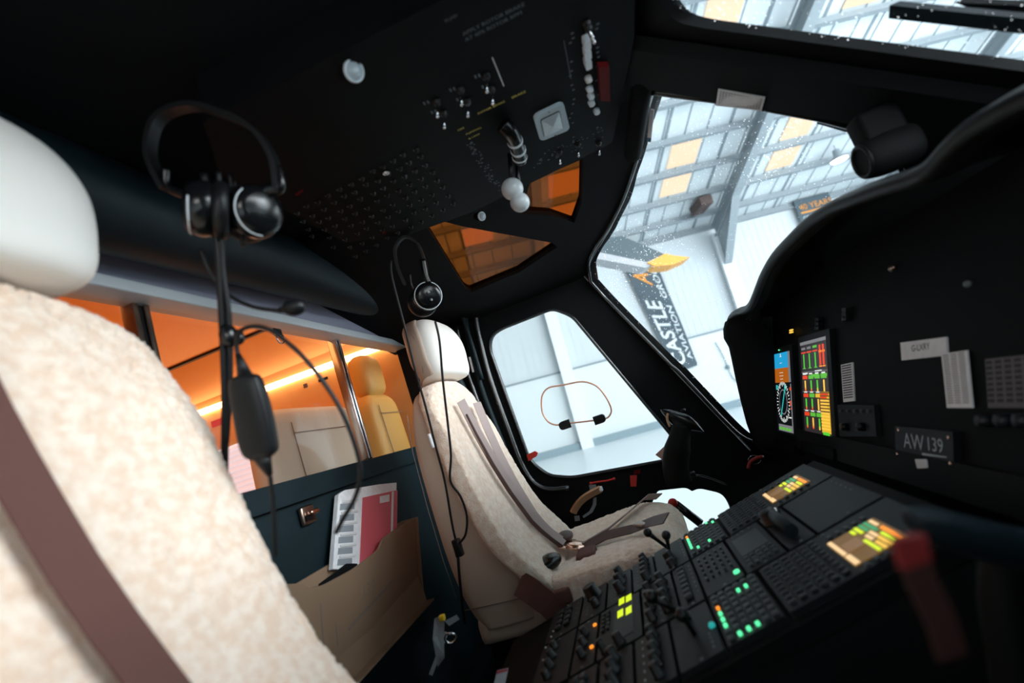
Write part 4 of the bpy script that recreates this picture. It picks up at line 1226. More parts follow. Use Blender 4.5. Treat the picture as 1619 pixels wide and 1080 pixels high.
onside('red_tab', 'red', [(833, 719), (846, 713), (851, 716), (849, 721), (836, 729)], .004, .012, 'small red clip at the lower rear corner of the door window', 'clip')
t = thing('jettison_handle', 'slim red emergency handle under the port door window', 'handle', F_side.w(*F_side.px(950, 762)))
part('bar', 'red', t, lambda b: b.tube(smooth_path([F_side.w(*F_side.px(x, y, .02), .02) for x, y in ((934, 764), (945, 762), (960, 760), (971, 757))], 4), .0035, 8))
part('end_cap', 'red', t, lambda b: b.ball(F_side.w(*F_side.px(934, 764, .02), .02), .0055) and b.ball(F_side.w(*F_side.px(971, 757, .02), .02), .0055))
single('red_tab', 'red_dark', lambda b: b.prism([F_side.px(x, y, .01) for x, y in ((1003, 744), (1013, 743), (1012, 749), (1002, 750))], 0, .010, F_side) , 'small dark red square above the hanging red strip', 'tab')
onside('red_strip', 'red', [(996, 752), (1007, 751), (1006, 769), (997, 769)], .002, .006, 'short bright red strip on the door below the window', 'tag')
onside('pink_tab', 'pink_tab', [(1053, 703), (1061, 712), (1047, 727), (1036, 719)], .03, .034, 'pale pink tab at the front corner of the door window', 'tab')
# door handle and its scale
t = thing('door_lever', 'tan lever handle pivoting on the port door by a white arc', 'handle', F_side.w(*F_side.px(930, 790)))
hp = smooth_path([F_side.w(*F_side.px(x, y, .03), .03) for x, y in ((906, 811), (912, 800), (922, 789), (936, 780), (950, 773))], 4)
part('lever', 'tan_handle', t, lambda b: b.ribbon(hp, .026, (.4, 0, .7), .006))
part('lever_tip', 'paper', t, lambda b: b.box((0, 0, 0), (.02, .014, .018), Matrix.Translation(hp[-1]), .003))
part('scale_arc', 'grey_plate', t, lambda b: b.prism([F_side.px(x, y) for x, y in ((938, 788), (943, 786), (943, 798), (937, 810), (923, 819), (921, 816), (932, 808), (937, 798))], 0, .002, F_side))
part('scale_mark', 'grey_plate', t, lambda b: b.prism([F_side.px(x, y) for x, y in ((931, 767), (942, 766), (944, 774), (933, 775))], 0, .002, F_side))
part('scale_mark', 'grey_plate', t, lambda b: b.prism([F_side.px(x, y) for x, y in ((908, 816), (916, 815), (917, 823), (909, 824))], 0, .002, F_side))
onside('placard', 'paper', [(741, 565), (744, 564), (750, 588), (747, 589)], .052, .054, 'small bright vertical label on the rear edge of the port door frame', 'label')
# chin window latch bar
t = thing('window_latch', 'dark slanting strut with a red end crossing the low door window', 'strut', F_side.w(*F_side.px(1080, 810)))
part('bar', 'black_gloss', t, lambda b: b.tube([F_side.w(*F_side.px(1068, 797, .03), .03), F_side.w(*F_side.px(1108, 828, .03), .03)], .016, 10))
part('red_end', 'red', t, lambda b: b.ball(F_side.w(*F_side.px(1064, 796, .035), .035), .019))
# cable with connector low on the pillar
single('pillar_cable', 'seal', lambda b: b.tube(smooth_path([F_side.w(*F_side.px(x, y, .05), .05) for x, y in ((1083, 752), (1100, 751), (1120, 755), (1150, 766))], 4), .004, 8) and b.box((0, 0, 0), (.02, .035, .02), Matrix.Translation(F_side.w(*F_side.px(1092, 750, .05), .05)), .004),
       'short shiny cable and plug above the low door window', 'cable')

# ================================================================== GLARESHIELD AND INSTRUMENT PANEL
yh = 1.02
HO_ = [(1150, 512), (1153, 498), (1162, 489), (1176, 484), (1186, 474), (1196, 450), (1206, 425), (1222, 398), (1245, 372), (1275, 342), (1310, 318), (1345, 302), (1390, 284), (1435, 268), (1465, 250), (1490, 222), (1520, 192), (1560, 166), (1619, 132), (1700, 95)]
tops = []
for i, (x, y) in enumerate(HO_):
    p = on(x, y, 'y', yh)
    if p.x < -.93: p = on(x, y, 'x', -.93 - .004 * (6 - min(i, 6)))
    tops.append(p)
# continue to starboard by mirroring
tops = smooth_path(tops, 3)


def f(b):
    r = []
    for p in tops:
        zc = p.z
        r.append([V((p.x, p.y + .03, zc - .030)), V((p.x, p.y + .004, zc - .026)), V((p.x, p.y - .004, zc - .014)), V((p.x, p.y, zc - .003)), V((p.x, p.y + .012, zc)), V((p.x * .97, p.y + .25, zc - .05)), V((p.x * .93, p.y + .5, zc - .16)), V((p.x * .93, p.y + .5, zc - .3))])
    b.loft(r, closed=False, caps=False)
gs = thing('glareshield', 'black padded glareshield arching over the instrument panel', 'glareshield', (XC, 1.1, 1.1))
part('hood', 'black_paint', gs, f)
part('lip', 'black_rubber', gs, lambda b: b.tube([p + V((0, .002, -.014)) for p in tops], .0125, 12))
# left cheek of the coaming: traced on the plane of the panel edge
cheek = [(1150, 508), (1147, 520), (1148, 534), (1156, 548), (1160, 566), (1166, 595), (1174, 630), (1184, 668), (1196, 700), (1206, 712), (1240, 720)]
ck = [on(x, y, 'x', -.955) for x, y in cheek]


def f(b):
    b.loft([[p for p in ck], [p + V((.015, -.012, 0)) for p in ck], [p + V((.04, .0, 0)) for p in ck], [V((-.90, 1.10, p.z)) for p in ck]], closed=False, caps=False)
    b.loft([[p for p in ck], [p + V((0, .06, 0)) for p in ck], [V((-.99, p.y + .4, p.z)) for p in ck]], closed=False, caps=False)
part('cheek', 'black_paint', gs, f)

ip = thing('instrument_panel', 'black instrument panel with two lit displays under the glareshield', 'instrument panel', (XC, 1.05, .6))
PP = F_pan.px
part('panel_face', 'panel', ip, lambda b: b.prism([(-.96, .33), (.90, .33), (.90, -.12), (.35, -.14), (-.25, -.14), (-.96, -.12)], -.05, -.012, F_pan))
part('lower_console_fairing', 'black_paint', ip, lambda b: b.prism([(-.90, -.12), (.88, -.12), (.84, -.18), (-.85, -.18)], -.08, .0, F_pan))


def bezel(q, name, lab):
    (x0, y0), (x1, y1) = q
    t = thing('display_unit', lab, 'display', F_pan.w((x0 + x1) / 2, y0))
    part('bezel', 'unit_face', t, lambda b: b.prism(rnd([(x0 - .022, y0 - .025), (x1 + .022, y0 - .025), (x1 + .022, y1 + .018), (x0 - .022, y1 + .018)], .006, 3), -.02, 0, F_pan, holes=[]))
    part('screen', 'e_black' if name == 'pfd' else 'e_screen', t, lambda b: b.prism([(x0, y0), (x1, y0), (x1, y1), (x0, y1)], 0, .0015, F_pan), 'lit screen')
    part('bezel_foot', 'black_gloss', t, lambda b: b.prism([(x0 - .022, y0 - .06), (x1 + .022, y0 - .06), (x1 + .022, y0 - .03), (x0 - .022, y0 - .03)], -.02, .008, F_pan))
    return t


def R_(b, x0, y0, x1, y1, m, l=.0022): b.use(m); b.prism([(x0, y0), (x1, y0), (x1, y1), (x0, y1)], .0015, l, F_pan)


X0, X1 = -.925, -.735; Y0, Y1 = PP(1224, 680)[1] + .0, PP(1222, 560)[1]
pf = bezel(((X0, Y0), (X1, Y1)), 'pfd', 'left lit display with blue over brown attitude picture')
W = X1 - X0; H = Y1 - Y0
U = lambda u: X0 + W * u
Q = lambda v: Y0 + H * v
part('attitude_picture', 'e_sky', pf, lambda b: (R_(b, U(.10), Q(.80), U(.88), Q(.99), 'e_sky'), R_(b, U(.10), Q(.62), U(.88), Q(.80), 'e_ground'), R_(b, U(.89), Q(.62), U(.99), Q(.99), 'e_grey'), R_(b, U(.0), Q(.62), U(.09), Q(.99), 'e_grey' if 0 else 'e_black'),
     R_(b, U(.4), Q(.70), U(.6), Q(.705), 'e_white', .003), R_(b, U(.4), Q(.74), U(.6), Q(.745), 'e_white', .003), R_(b, U(.42), Q(.66), U(.58), Q(.665), 'e_white', .003), R_(b, U(.44), Q(.86), U(.56), Q(.865), 'e_white', .003), R_(b, U(.45), Q(.94), U(.55), Q(.945), 'e_white', .003), R_(b, U(.49), Q(.94), U(.51), Q(.98), 'e_white', .003)))


def f(b):
    cx_, cy_ = U(.52), Q(.38); rr = W * .36
    b.use('e_white')
    for i in range(36):
        a = 2 * PI * i / 36; c0, s0 = math.cos(a), math.sin(a); r1 = rr * (.86 if i % 3 else .76); wd = .0012
        b.prism([(cx_ + c0 * r1 - s0 * wd, cy_ + s0 * r1 + c0 * wd), (cx_ + c0 * r1 + s0 * wd, cy_ + s0 * r1 - c0 * wd), (cx_ + c0 * rr + s0 * wd, cy_ + s0 * rr - c0 * wd), (cx_ + c0 * rr - s0 * wd, cy_ + s0 * rr + c0 * wd)], .0015, .0024, F_pan)
    b.use('e_cyan'); b.prism([(cx_ - .030, cy_ - .045), (cx_ - .024, cy_ - .047), (cx_ + .030, cy_ + .045), (cx_ + .024, cy_ + .047)], .0015, .003, F_pan)
    b.use('e_grey')
    b.prism([(cx_ + math.cos(2 * PI * i / 24) * rr * .62, cy_ + math.sin(2 * PI * i / 24) * rr * .62) for i in range(24)], .0015, .0019, F_pan)
    b.use('e_black'); b.prism([(cx_ + math.cos(2 * PI * i / 24) * rr * .56, cy_ + math.sin(2 * PI * i / 24) * rr * .56) for i in range(24)], .0019, .0022, F_pan)
part('compass_rose', 'e_white', pf, f)
part('green_gauge', 'e_green', pf, lambda b: R_(b, U(.03), Q(.30), U(.08), Q(.50), 'e_dgreen'))
part('red_gauge', 'e_red', pf, lambda b: R_(b, U(.88), Q(.34), U(.95), Q(.40), 'e_red'))
for u0, v0, u1, v1, m in ((.0, .66, .05, .70, 'e_dgreen'), (.0, .84, .05, .87, 'e_dgreen'), (.90, .52, .98, .56, 'e_red'), (.90, .30, .97, .315, 'e_red'), (.14, .53, .24, .59, 'e_cyan'), (.62, .53, .72, .59, 'e_cyan'), (.80, .19, .93, .205, 'e_white'),
                          (.2, .02, .94, .10, 'e_grey'), (.95, .02, .99, .60, 'e_grey')):
    part('data_block', m, pf, lambda b: R_(b, U(u0), Q(v0), U(u1), Q(v1), m))
for k in range(4): part('soft_key_label', 'e_dgreen', pf, lambda b: R_(b, U(.25 + k * .17), Q(.035), U(.38 + k * .17), Q(.065), 'e_dgreen', .003))
part('indicator_light', 'e_green', pf, lambda b: b.box((U(.42), Q(1.03), .002), (.006, .004, .003), F_pan.M))
single('warning_light', 'e_amber', lambda b: (b.box((*PP(1251, 525.5), .0), (.022, .0045, .006), F_pan.M), b.box((*PP(1251, 522), .0), (.022, .0045, .006), F_pan.M)), 'small glowing amber caption light above the left display', 'warning light')

X0m, X1m = -.632, -.435; Y0m, Y1m = PP(1313, 692)[1] + .004, PP(1308, 531)[1]
mf = bezel(((X0m, Y0m), (X1m, Y1m)), 'mfd', 'right lit display crowded with green and amber engine bars')
W2 = X1m - X0m; H2 = Y1m - Y0m
U2 = lambda u: X0m + W2 * u
Q2 = lambda v: Y0m + H2 * v


def r2(b, u0, v0, u1, v1, m, l=.0022): R_(b, U2(u0), Q2(v0), U2(u1), Q2(v1), m, l)


part('title_bar', 'e_grey', mf, lambda b: r2(b, .0, .965, 1, 1.0, 'e_grey'))


def f(b):
    for k in range(3):
        u = .10 + k * .23
        r2(b, u + .01, .70, u + .045, .86, 'e_gauge'); r2(b, u - .07, .87, u + .12, .885, 'e_red'); r2(b, u - .05, .91, u + .1, .935, 'e_dgreen' if k == 2 else 'e_grey')
        r2(b, u - .03, .695, u + .085, .705, 'e_dgreen')
    for k in range(2): r2(b, .74 + k * .12, .72, .80 + k * .12, .93, 'e_red'); r2(b, .73 + k * .12, .85, .82 + k * .12, .87, 'e_orange'); r2(b, .73 + k * .12, .70, .82 + k * .12, .712, 'e_orange')
    for row, v in enumerate((.545, .345, .14)):
        cols = 4 if row == 0 else 3
        for k in range(cols):
            u = .04 + k * .24
            m = ['e_red' if k == 0 else 'e_dgreen', 'e_red' if k == 0 else 'e_dgreen', 'e_red' if k == 0 else 'e_dgreen'][row]
            if row == 1 and k == 2: m = 'e_yellow'
            r2(b, u, v + .035, u + .19, v + .075, m); r2(b, u + .07, v - .085, u + .115, v + .02, 'e_gauge' if (k + row) % 3 else 'e_amber'); r2(b, u + .07, v - .10, u + .115, v - .065, 'e_red' if k < 2 else 'e_amber')
            r2(b, u + .03, v + .085, u + .15, v + .10, 'e_white')
    for v in (.655, .44, .235): r2(b, .0, v, .70 if v < .5 else 1.0, v + .006, 'e_grey')
    r2(b, .40, .60, .68, .63, 'e_dgreen'); r2(b, .75, .60, .97, .63, 'e_dgreen'); r2(b, .05, .635, .25, .65, 'e_white'); r2(b, .55, .655, .8, .668, 'e_white')
part('engine_bars', 'e_green', mf, f)


def f(b):
    r2(b, .70, .02, 1.0, .44, 'e_yellow'); 
    for i in range(12):
        v = .405 - i * .032
        r2(b, .70, v, .70 + (.22 if i in (1, 4) else .28), v + .018, 'e_red' if i < 2 else 'e_amber', .003)
        r2(b, .70, v + .018, 1.0, v + .032, 'e_brown', .003) if i < 7 else None
    r2(b, .74, .0, .95, .03, 'e_gauge', .003)
part('caution_list', 'e_yellow', mf, f)


def onpan(name, m, pxs, c0, c1, lab, cat): return single(name, m, lambda b: b.prism([PP(x, y) for x, y in pxs], c0, c1, F_pan), lab, cat)


# placards on the centre of the panel
t = thing('checklist_card', 'narrow white printed card right of the engine display', 'card', F_pan.w(*PP(1326, 605)))
part('sheet', 'paper', t, lambda b: b.prism([PP(*s_) for s_ in ((1323, 577), (1341, 573), (1344, 634), (1327, 636))], -.012, -.009, F_pan))


def f(b):
    A_, B_, C_, D_ = [V(PP(*s_)) for s_ in ((1323, 577), (1341, 573), (1344, 634), (1327, 636))]
    for i in range(1, 15):
        L_ = A_.lerp(D_, i / 15.5); R2 = B_.lerp(C_, i / 15.5); a = L_.lerp(R2, .08); c = L_.lerp(R2, .9); b.prism([tuple(a), tuple(c), (c.x, c.y + .0028), (a.x, a.y + .0028)], -.009, -.0086, F_pan)
part('printed_rows', 'ink', t, f)
t = thing('registration_placard', 'white placard printed G-LXRY at the centre of the panel', 'placard', F_pan.w(*PP(1450, 552)))
gq = [PP(*s_) for s_ in ((1416, 542), (1486, 533), (1488, 562), (1418, 570))]
part('plate', 'paper', t, lambda b: b.prism(gq, -.012, -.008, F_pan))
part('lettering', 'ink', t, lambda b: b.text('G-LXRY', F_pan, PP(1434, 556)[0], PP(1434, 556)[1], .017, lift=-.0076))
t = thing('checklist_card', 'tall white printed card under the registration placard', 'card', F_pan.w(*PP(1508, 600)))
cq = [PP(*s_) for s_ in ((1482, 560), (1522, 554), (1531, 645), (1491, 645))]
part('sheet', 'paper', t, lambda b: b.prism(cq, -.008, -.0055, F_pan))


def f(b):
    A_, B_, C_, D_ = [V(s_) for s_ in cq]
    for i in range(1, 22):
        L_ = A_.lerp(D_, i / 23); R2 = B_.lerp(C_, i / 23)
        for s0, s1 in ((.08, .3), (.38, .6), (.68, .9)):
            a = L_.lerp(R2, s0); c = L_.lerp(R2, s1); b.prism([tuple(a), tuple(c), (c.x, c.y + .0012), (a.x, a.y + .0012)], -.0055, -.005, F_pan)
part('printed_rows', 'ink', t, f)
t = thing('limits_placard', 'dim grey gridded limits placard at the right edge of the panel', 'placard', F_pan.w(*PP(1580, 600)))
lq = [PP(*s_) for s_ in ((1546, 568), (1640, 558), (1645, 645), (1551, 645))]
part('plate', 'paper_dim', t, lambda b: b.prism(lq, -.012, -.009, F_pan))


def f(b):
    A_, B_, C_, D_ = [V(s_) for s_ in lq]
    for i in range(1, 9):
        L_ = A_.lerp(D_, i / 9); R2 = B_.lerp(C_, i / 9)
        for k in range(6):
            a = L_.lerp(R2, k / 6 + .02); c = L_.lerp(R2, k / 6 + .13); b.prism([tuple(a), tuple(c), (c.x, c.y + .005), (a.x, a.y + .005)], -.009, -.0085, F_pan)
part('printed_grid', 'ink', t, f)
t = thing('type_placard', 'dark metal plate lettered AW139 low on the centre panel', 'placard', F_pan.w(*PP(1460, 708)))
aq = [PP(*s_) for s_ in ((1415, 674), (1506, 683), (1508, 742), (1490, 735), (1440, 738), (1416, 722))]
part('plate', 'unit_face', t, lambda b: b.prism(aq, -.012, .0, F_pan))
a_, c_ = PP(1430, 707)
part('lettering', 'legend', t, lambda b: (b.text('AW', F_pan, a_, c_, .040, lift=.001), b.text('139', F_pan, a_ + .074, c_ + .003, .034, lift=.001), b.prism([(a_ + .06, c_ - .008), (a_ + .13, c_ - .004), (a_ + .13, c_ - .002), (a_ + .06, c_ - .004)], 0, .001, F_pan)))
part('white_patch', 'white_paint', t, lambda b: b.prism(rnd([PP(*s_) for s_ in ((1448, 726), (1466, 726), (1468, 740), (1452, 741))], .003, 3), 0, .002, F_pan))
part('corner_screw', 'rose_metal', t, lambda b: [b.lathe([(.004, 0), (.003, .002), (.0003, .0022)], F_pan.M @ Matrix.Translation((*PP(x, y), 0)), 10) for x, y in ((1419, 718), (1500, 692), (1503, 733), (1421, 680))])
# standby controls between the displays and the placards
t = thing('standby_controller', 'dark control strip with a row of small buttons below the narrow card', 'controller', F_pan.w(*PP(1350, 660)))
sq = [PP(*s_) for s_ in ((1322, 640), (1380, 641), (1384, 690), (1326, 690))]
part('face', 'unit_face', t, lambda b: b.prism(sq, -.012, -.002, F_pan))
for k in range(5): part('button', 'key', t, lambda b: b.box((*PP(1330 + k * 11, 650), .0), (.013, .008, .006), F_pan.M, .001))
for k in range(2): part('knob', 'knob', t, lambda b: b.lathe([(.010, -.002), (.009, .012), (.001, .013)], F_pan.M @ Matrix.Translation((*PP(1338 + k * 26, 675), 0)), 16))
for (x, y), lab in (((1333, 490), 'small dark standby clock between the displays and the compass'), ((1290, 505), 'dark grille switch group above the engine display')):
    single('panel_switch', 'unit_face', lambda b: [b.box((*PP(x + i * 3, y + j * 7), -.006), (.014, .010, .014), F_pan.M, .001) for i in range(2) for j in range(3)], lab, 'switch')
single('mode_knob', 'bronze', lambda b: b.ball(F_pan.w(*PP(1411, 424), 0), .007, (1.6, 1, 1)) , 'tiny bronze glint of a knob high on the dark panel', 'knob')
single('mode_knob', 'legend_dim', lambda b: b.ball(F_pan.w(*PP(1530, 449), 0), .006), 'tiny grey knob high on the right of the dark panel', 'knob')
t = thing('standby_buttons', 'row of dim round knobs below the grey limits placard', 'knobs', F_pan.w(*PP(1580, 668)))
for k in range(4): part('knob', 'key_dark', t, lambda b: b.lathe([(.010, -.012), (.009, .006), (.001, .007)], F_pan.M @ Matrix.Translation((*PP(1553 + k * 30, 665), 0)), 16))
# red key tag near the pillar foot
p = dep(1195, 730, 1.75)
t = thing('warning_tag', 'dark red curved pull tag with a wire ring at the foot of the pillar', 'tag', p)
part('tag_strip', 'red_tape', t, lambda b: b.tube(smooth_path([dep(x, y, 1.7) for x, y in ((1183, 741), (1186, 731), (1195, 725), (1205, 722))], 4), .006, 8))
part('tag_tip', 'white_paint', t, lambda b: b.ball(dep(1206, 722, 1.7), .004))
part('wire_ring', 'chrome', t, lambda b: b.tube([dep(1193 + 10 * math.cos(a), 727 + 7 * math.sin(a), 1.7) for a in [2 * PI * i / 20 for i in range(20)]], .0008, 5, closed=True))
#@@PART4

# ================================================================== CENTRE CONSOLE
PC = F_con.px
CW = ((-.215, -.055), (-.05, .14), (.145, .305))      # three columns
cs = thing('centre_console', 'dark pedestal between the seats carrying the control units', 'console', (XC, .5, .12))
part('console_body', 'black_paint', cs, lambda b: b.loft([[V((-.225, .12, .12)), V((.32, .12, .12)), V((.32, .90, .12)), V((-.225, .90, .12))], [V((-.225, .10, .47)), V((.32, .10, .47)), V((.32, .90, .66)), V((-.225, .90, .66))]], smooth=False))
part('console_rim', 'panel', cs, lambda b: (b.prism([(-.23, -.42), (.32, -.42), (.32, .40), (-.23, .40)], -.035, -.010, F_con),))


def unit(col, v0, v1, label, name='control_unit', cat='control unit', face='unit_face'):
    x0, x1 = CW[col]
    t = thing(name, label, cat, F_con.w((x0 + x1) / 2, (v0 + v1) / 2))
    part('face_plate', face, t, lambda b: b.prism(rnd([(x0 + .002, v0 + .0015), (x1 - .002, v0 + .0015), (x1 - .002, v1 - .0015), (x0 + .002, v1 - .0015)], .003, 2), -.012, 0, F_con))
    for x in (x0 + .008, x1 - .008):
        part('fastener', 'legend_dim', t, lambda b: b.lathe([(.0032, 0), (.0026, .0014), (.0003, .0015)], F_con.M @ Matrix.Translation((x, (v0 + v1) / 2, 0)), 8))
    return t, x0, x1


KEYS = {}


def keygrid(t, x0, x1, v0, v1, nx, ny, m='key', lit={}, h_=.004, fill=.62, shape='rect'):
    """a grid of keys, each a part"""
    dx = (x1 - x0) / nx; dv = (v1 - v0) / ny
    first = {}
    for i in range(nx):
        for j in range(ny):
            mm_ = lit.get((i, j), m); cx_ = x0 + dx * (i + .5); cv = v0 + dv * (j + .5)
            if mm_ is None: continue
            if mm_ not in first:
                o = part('key', mm_, t, lambda b: b.box((cx_, cv, h_ / 2), (dx * (fill if mm_ == m else fill * .62), dv * (fill if mm_ == m else fill * .62), h_), F_con.M, min(dx, dv) * .10))
                first[mm_] = (o, cx_, cv)
            else:
                s_, ax, av = first[mm_]; o = s_.copy(); C.objects.link(o); o.location = s_.location + F_con.w(cx_, cv) - F_con.w(ax, av)


def knob(t, x, v, r=.009, h_=.016, m='knob', nm='knob'):
    o = part(nm, m, t, lambda b: b.lathe([(r * 1.15, 0), (r * 1.15, .002), (r, .003), (r * .9, h_), (r * .75, h_ + .001), (.0004, h_ + .001)], F_con.M @ Matrix.Translation((x, v, 0)), 16))
    part('pointer', 'legend_dim', o, lambda b: b.box((x, v + r * .45, h_ + .0012), (.0014, r * .8, .0006), F_con.M))
    return o


def leg(t, pts, m='legend_dim', w_=.006, hh=.0022):
    part('legend', m, t, lambda b: [b.prism([(x, y), (x + w_ * random.uniform(.6, 1.2), y), (x + w_ * .8, y + hh), (x, y + hh)], 0, .0006, F_con) for x, y in pts])


def lever(t, x, v, h_=.035, tilt=0.0, m='knob'):
    part('lever', m, t, lambda b: (b.tube([F_con.w(x, v, 0), F_con.w(x, v + tilt, h_ * .6), F_con.w(x, v + tilt * 1.6, h_)], [.004, .004, .007], 10), b.ball(F_con.w(x, v + tilt * 1.6, h_), .010, (1.3, 1, 1))))


V_ = lambda y: (y - .5) / 1.0 * 1.0308            # plan y -> distance along the console plane
# display units at the head of the port and starboard columns
for col, q, lab in ((0, ((1205, 785), (1227, 797), (1283, 763), (1262, 752)), 'smaller amber flight-plan screen unit at the far head of the console'),
                    (2, ((1309, 860), (1352, 898), (1419, 856), (1386, 821)), 'larger amber flight-plan screen unit at the near head of the console')):
    x0, x1 = CW[col]
    t, _, _ = unit(col, V_(.648), V_(.865), lab, 'flight_display_unit', 'display unit')
    sx0 = PC(*q[0])[0]; sx1 = PC(*q[1])[0]; sv0 = PC(*q[0])[1]; sv1 = PC(*q[2])[1]
    if col == 2: sx0, sx1, sv0, sv1 = .190, .285, V_(.748), V_(.822)
    else: sx0, sx1, sv0, sv1 = -.166, -.088, V_(.749), V_(.832)
    part('screen', 'e_brown' if col == 0 else 'e_brown', t, lambda b: b.prism([(sx0, sv0), (sx1, sv0), (sx1, sv1), (sx0, sv1)], 0, .0015, F_con), 'glowing amber screen')
    SX = lambda u: sx0 + (sx1 - sx0) * u
    SV = lambda v: sv0 + (sv1 - sv0) * v

    def rr(b, u0, v0, u1, v1, m): b.use(m); b.prism([(SX(u0), SV(v0)), (SX(u1), SV(v0)), (SX(u1), SV(v1)), (SX(u0), SV(v1))], .0015, .0026, F_con)
    def f(b):
        rr(b, .02, .02, .60, .10, 'e_cream'); rr(b, .66, .02, .98, .12, 'e_cream')
        for i, (v, row) in enumerate(((.90, ((.05, .3, 'e_cream'), (.4, .95, 'e_orange'))), (.80, ((.02, .42, 'e_green_dim'), (.55, .92, 'e_lime'))), (.70, ((.02, .30, 'e_green_dim'), (.36, .58, 'e_cream'), (.62, .98, 'e_amber'))),
                                      (.60, ((.02, .28, 'e_lime'), (.4, .6, 'e_cream'), (.7, .98, 'e_amber'))), (.50, ((.05, .2, 'e_lime'), (.5, .96, 'e_lime'))))):
            for u0, u1, m in row: rr(b, u0, v - .03, u1, v + .035, m)
        rr(b, .30, .14, .62, .46, 'e_brownlit')
    part('screen_text', 'e_cream', t, f)
    keygrid(t, x0 + .01, x1 - .01, V_(.652), V_(.742), 9, 6, 'key_dark')
    for k in range(5):
        part('line_key', 'key', t, lambda b: b.box((sx0 - .012, SV(.15 + k * .18), .002), (.010, .006, .004), F_con.M)); part('line_key', 'key', t, lambda b: b.box((sx1 + .012, SV(.15 + k * .18), .002), (.010, .006, .004), F_con.M))

# lit keypads
for col, lab, dots, oq_ in ((0, 'keypad with small green lit keys in the port column of the console', ((1092, 853), (1094, 858), (1096, 863), (1098, 867), (1107, 864), (1119, 858), (1116, 830), (1127, 826)), (1090, 849)),
                      (2, 'keypad with large bright green lit keys in the starboard column of the console', ((1137, 969), (1140, 978), (1144, 987), (1148, 997), (1169, 1000), (1185, 991), (1201, 983), (1171, 931), (1185, 924)), (1134, 961))):
    v0, v1 = V_(.560), V_(.643)
    t, x0, x1 = unit(col, v0, v1, lab, 'keypad_unit', 'keypad')
    gx0, gx1, gv0, gv1 = x0 + .004, x1 - .004, v0 + .003, v1 - .003
    lit = {}
    for (x, y), m in [(d, 'e_green') for d in dots] + [(oq_, 'e_orange')]:
        a, c = PC(x, y); i = min(7, max(0, int((a - gx0) / (gx1 - gx0) * 8))); j = min(5, max(0, int((c - gv0) / (gv1 - gv0) * 6))); lit[(i, j)] = m
    keygrid(t, gx0, gx1, gv0, gv1, 8, 6, 'key', lit, fill=.66)

random.seed(11)
# middle column
t, x0, x1 = unit(1, V_(.755), V_(.865), 'blank-faced unit with a small chrome ball at the head of the middle column')
part('trackball', 'chrome', t, lambda b: b.ball(F_con.w(*PC(1229, 812), .004), .0075)); knob(t, *PC(1222, 825), .016, .022); leg(t, [(x0 + .02 + k * .02, V_(.85)) for k in range(5)])
t, x0, x1 = unit(1, V_(.705), V_(.752), 'unit with a raised blue-grey hand rest across it in the middle column')
part('hand_rest', 'grip_blue', t, lambda b: b.tube([F_con.w(x0 + .04, V_(.728), .012), F_con.w(x1 - .03, V_(.728), .012)], .011, 12))
t, x0, x1 = unit(1, V_(.632), V_(.702), 'middle column unit with a dull grey screen and side legends')
part('screen', 'key', t, lambda b: b.prism([(x0 + .03, V_(.642)), (x1 - .07, V_(.642)), (x1 - .07, V_(.692)), (x0 + .03, V_(.692))], 0, .001, F_con), 'unlit grey screen')
keygrid(t, x1 - .062, x1 - .012, V_(.640), V_(.695), 3, 5, 'key'); leg(t, [(x0 + .008, V_(.645 + .012 * k)) for k in range(4)])
t, x0, x1 = unit(1, V_(.560), V_(.629), 'middle column unit with scattered small keys and one green light')
keygrid(t, x0 + .02, x1 - .05, V_(.566), V_(.624), 5, 5, 'key', fill=.4)
part('indicator_light', 'e_green', t, lambda b: b.lathe([(.0055, 0), (.005, .003), (.0005, .0035)], F_con.M @ Matrix.Translation((*PC(1165, 905), 0)), 14))
t, x0, x1 = unit(1, V_(.515), V_(.557), 'slim middle column unit with one row of rocker switches')
keygrid(t, x0 + .02, x1 - .02, V_(.522), V_(.545), 7, 1, 'key', fill=.6, h_=.008); leg(t, [(x0 + .02 + k * .021, V_(.549)) for k in range(7)])
t, x0, x1 = unit(1, V_(.445), V_(.512), 'middle column unit with two rows of tall knobs just aft of the rockers')
for k in range(4): knob(t, x0 + .03 + k * .042, V_(.493), .009, .02); knob(t, x0 + .03 + k * .042, V_(.463), .008, .016)
leg(t, [(x0 + .01 + k * .02, V_(.478)) for k in range(8)], 'legend_dim')
t, x0, x1 = unit(1, V_(.352), V_(.442), 'radio unit with glowing yellow-green digits in the middle column', 'radio_unit', 'radio')
part('display_window', 'e_black', t, lambda b: b.prism([(x0 + .012, V_(.385)), (x1 - .03, V_(.385)), (x1 - .03, V_(.425)), (x0 + .012, V_(.425))], 0, .001, F_con))
dp = [((986, 966), '131'), ((978, 985), '121')]
F_r = Frame(F_con.w(0, 0), -F_con.v, F_con.u)


def f(b):
    # four digit groups, reading across the console
    for (xa, ya_), s_ in (((994, 943), '245'), ((994, 962), '117'), ((983, 948), '08'), ((981, 967), '650'), ):
        a, c = PC(xa, ya_)
        for k in range(4): b.prism([(a + k * .0082 - .004, c - .006), (a + k * .0082 + .002, c - .006), (a + k * .0082 + .002, c + .007), (a + k * .0082 - .004, c + .007)], .001, .0016, F_con)
part('digits', 'e_lime', t, f)
keygrid(t, x0 + .015, x0 + .10, V_(.357), V_(.378), 5, 2, 'key_dark'); knob(t, x1 - .015, V_(.40), .009, .018); knob(t, x1 - .015, V_(.37), .007, .022)
t, x0, x1 = unit(1, V_(.30), V_(.349), 'middle column unit with two orange lights behind the radio')
for q in ((941, 989), (936, 1024)):
    part('indicator_light', 'e_orange', t, lambda b: b.lathe([(.0042, 0), (.004, .003), (.0005, .0035)], F_con.M @ Matrix.Translation((*PC(*q), 0)), 12))
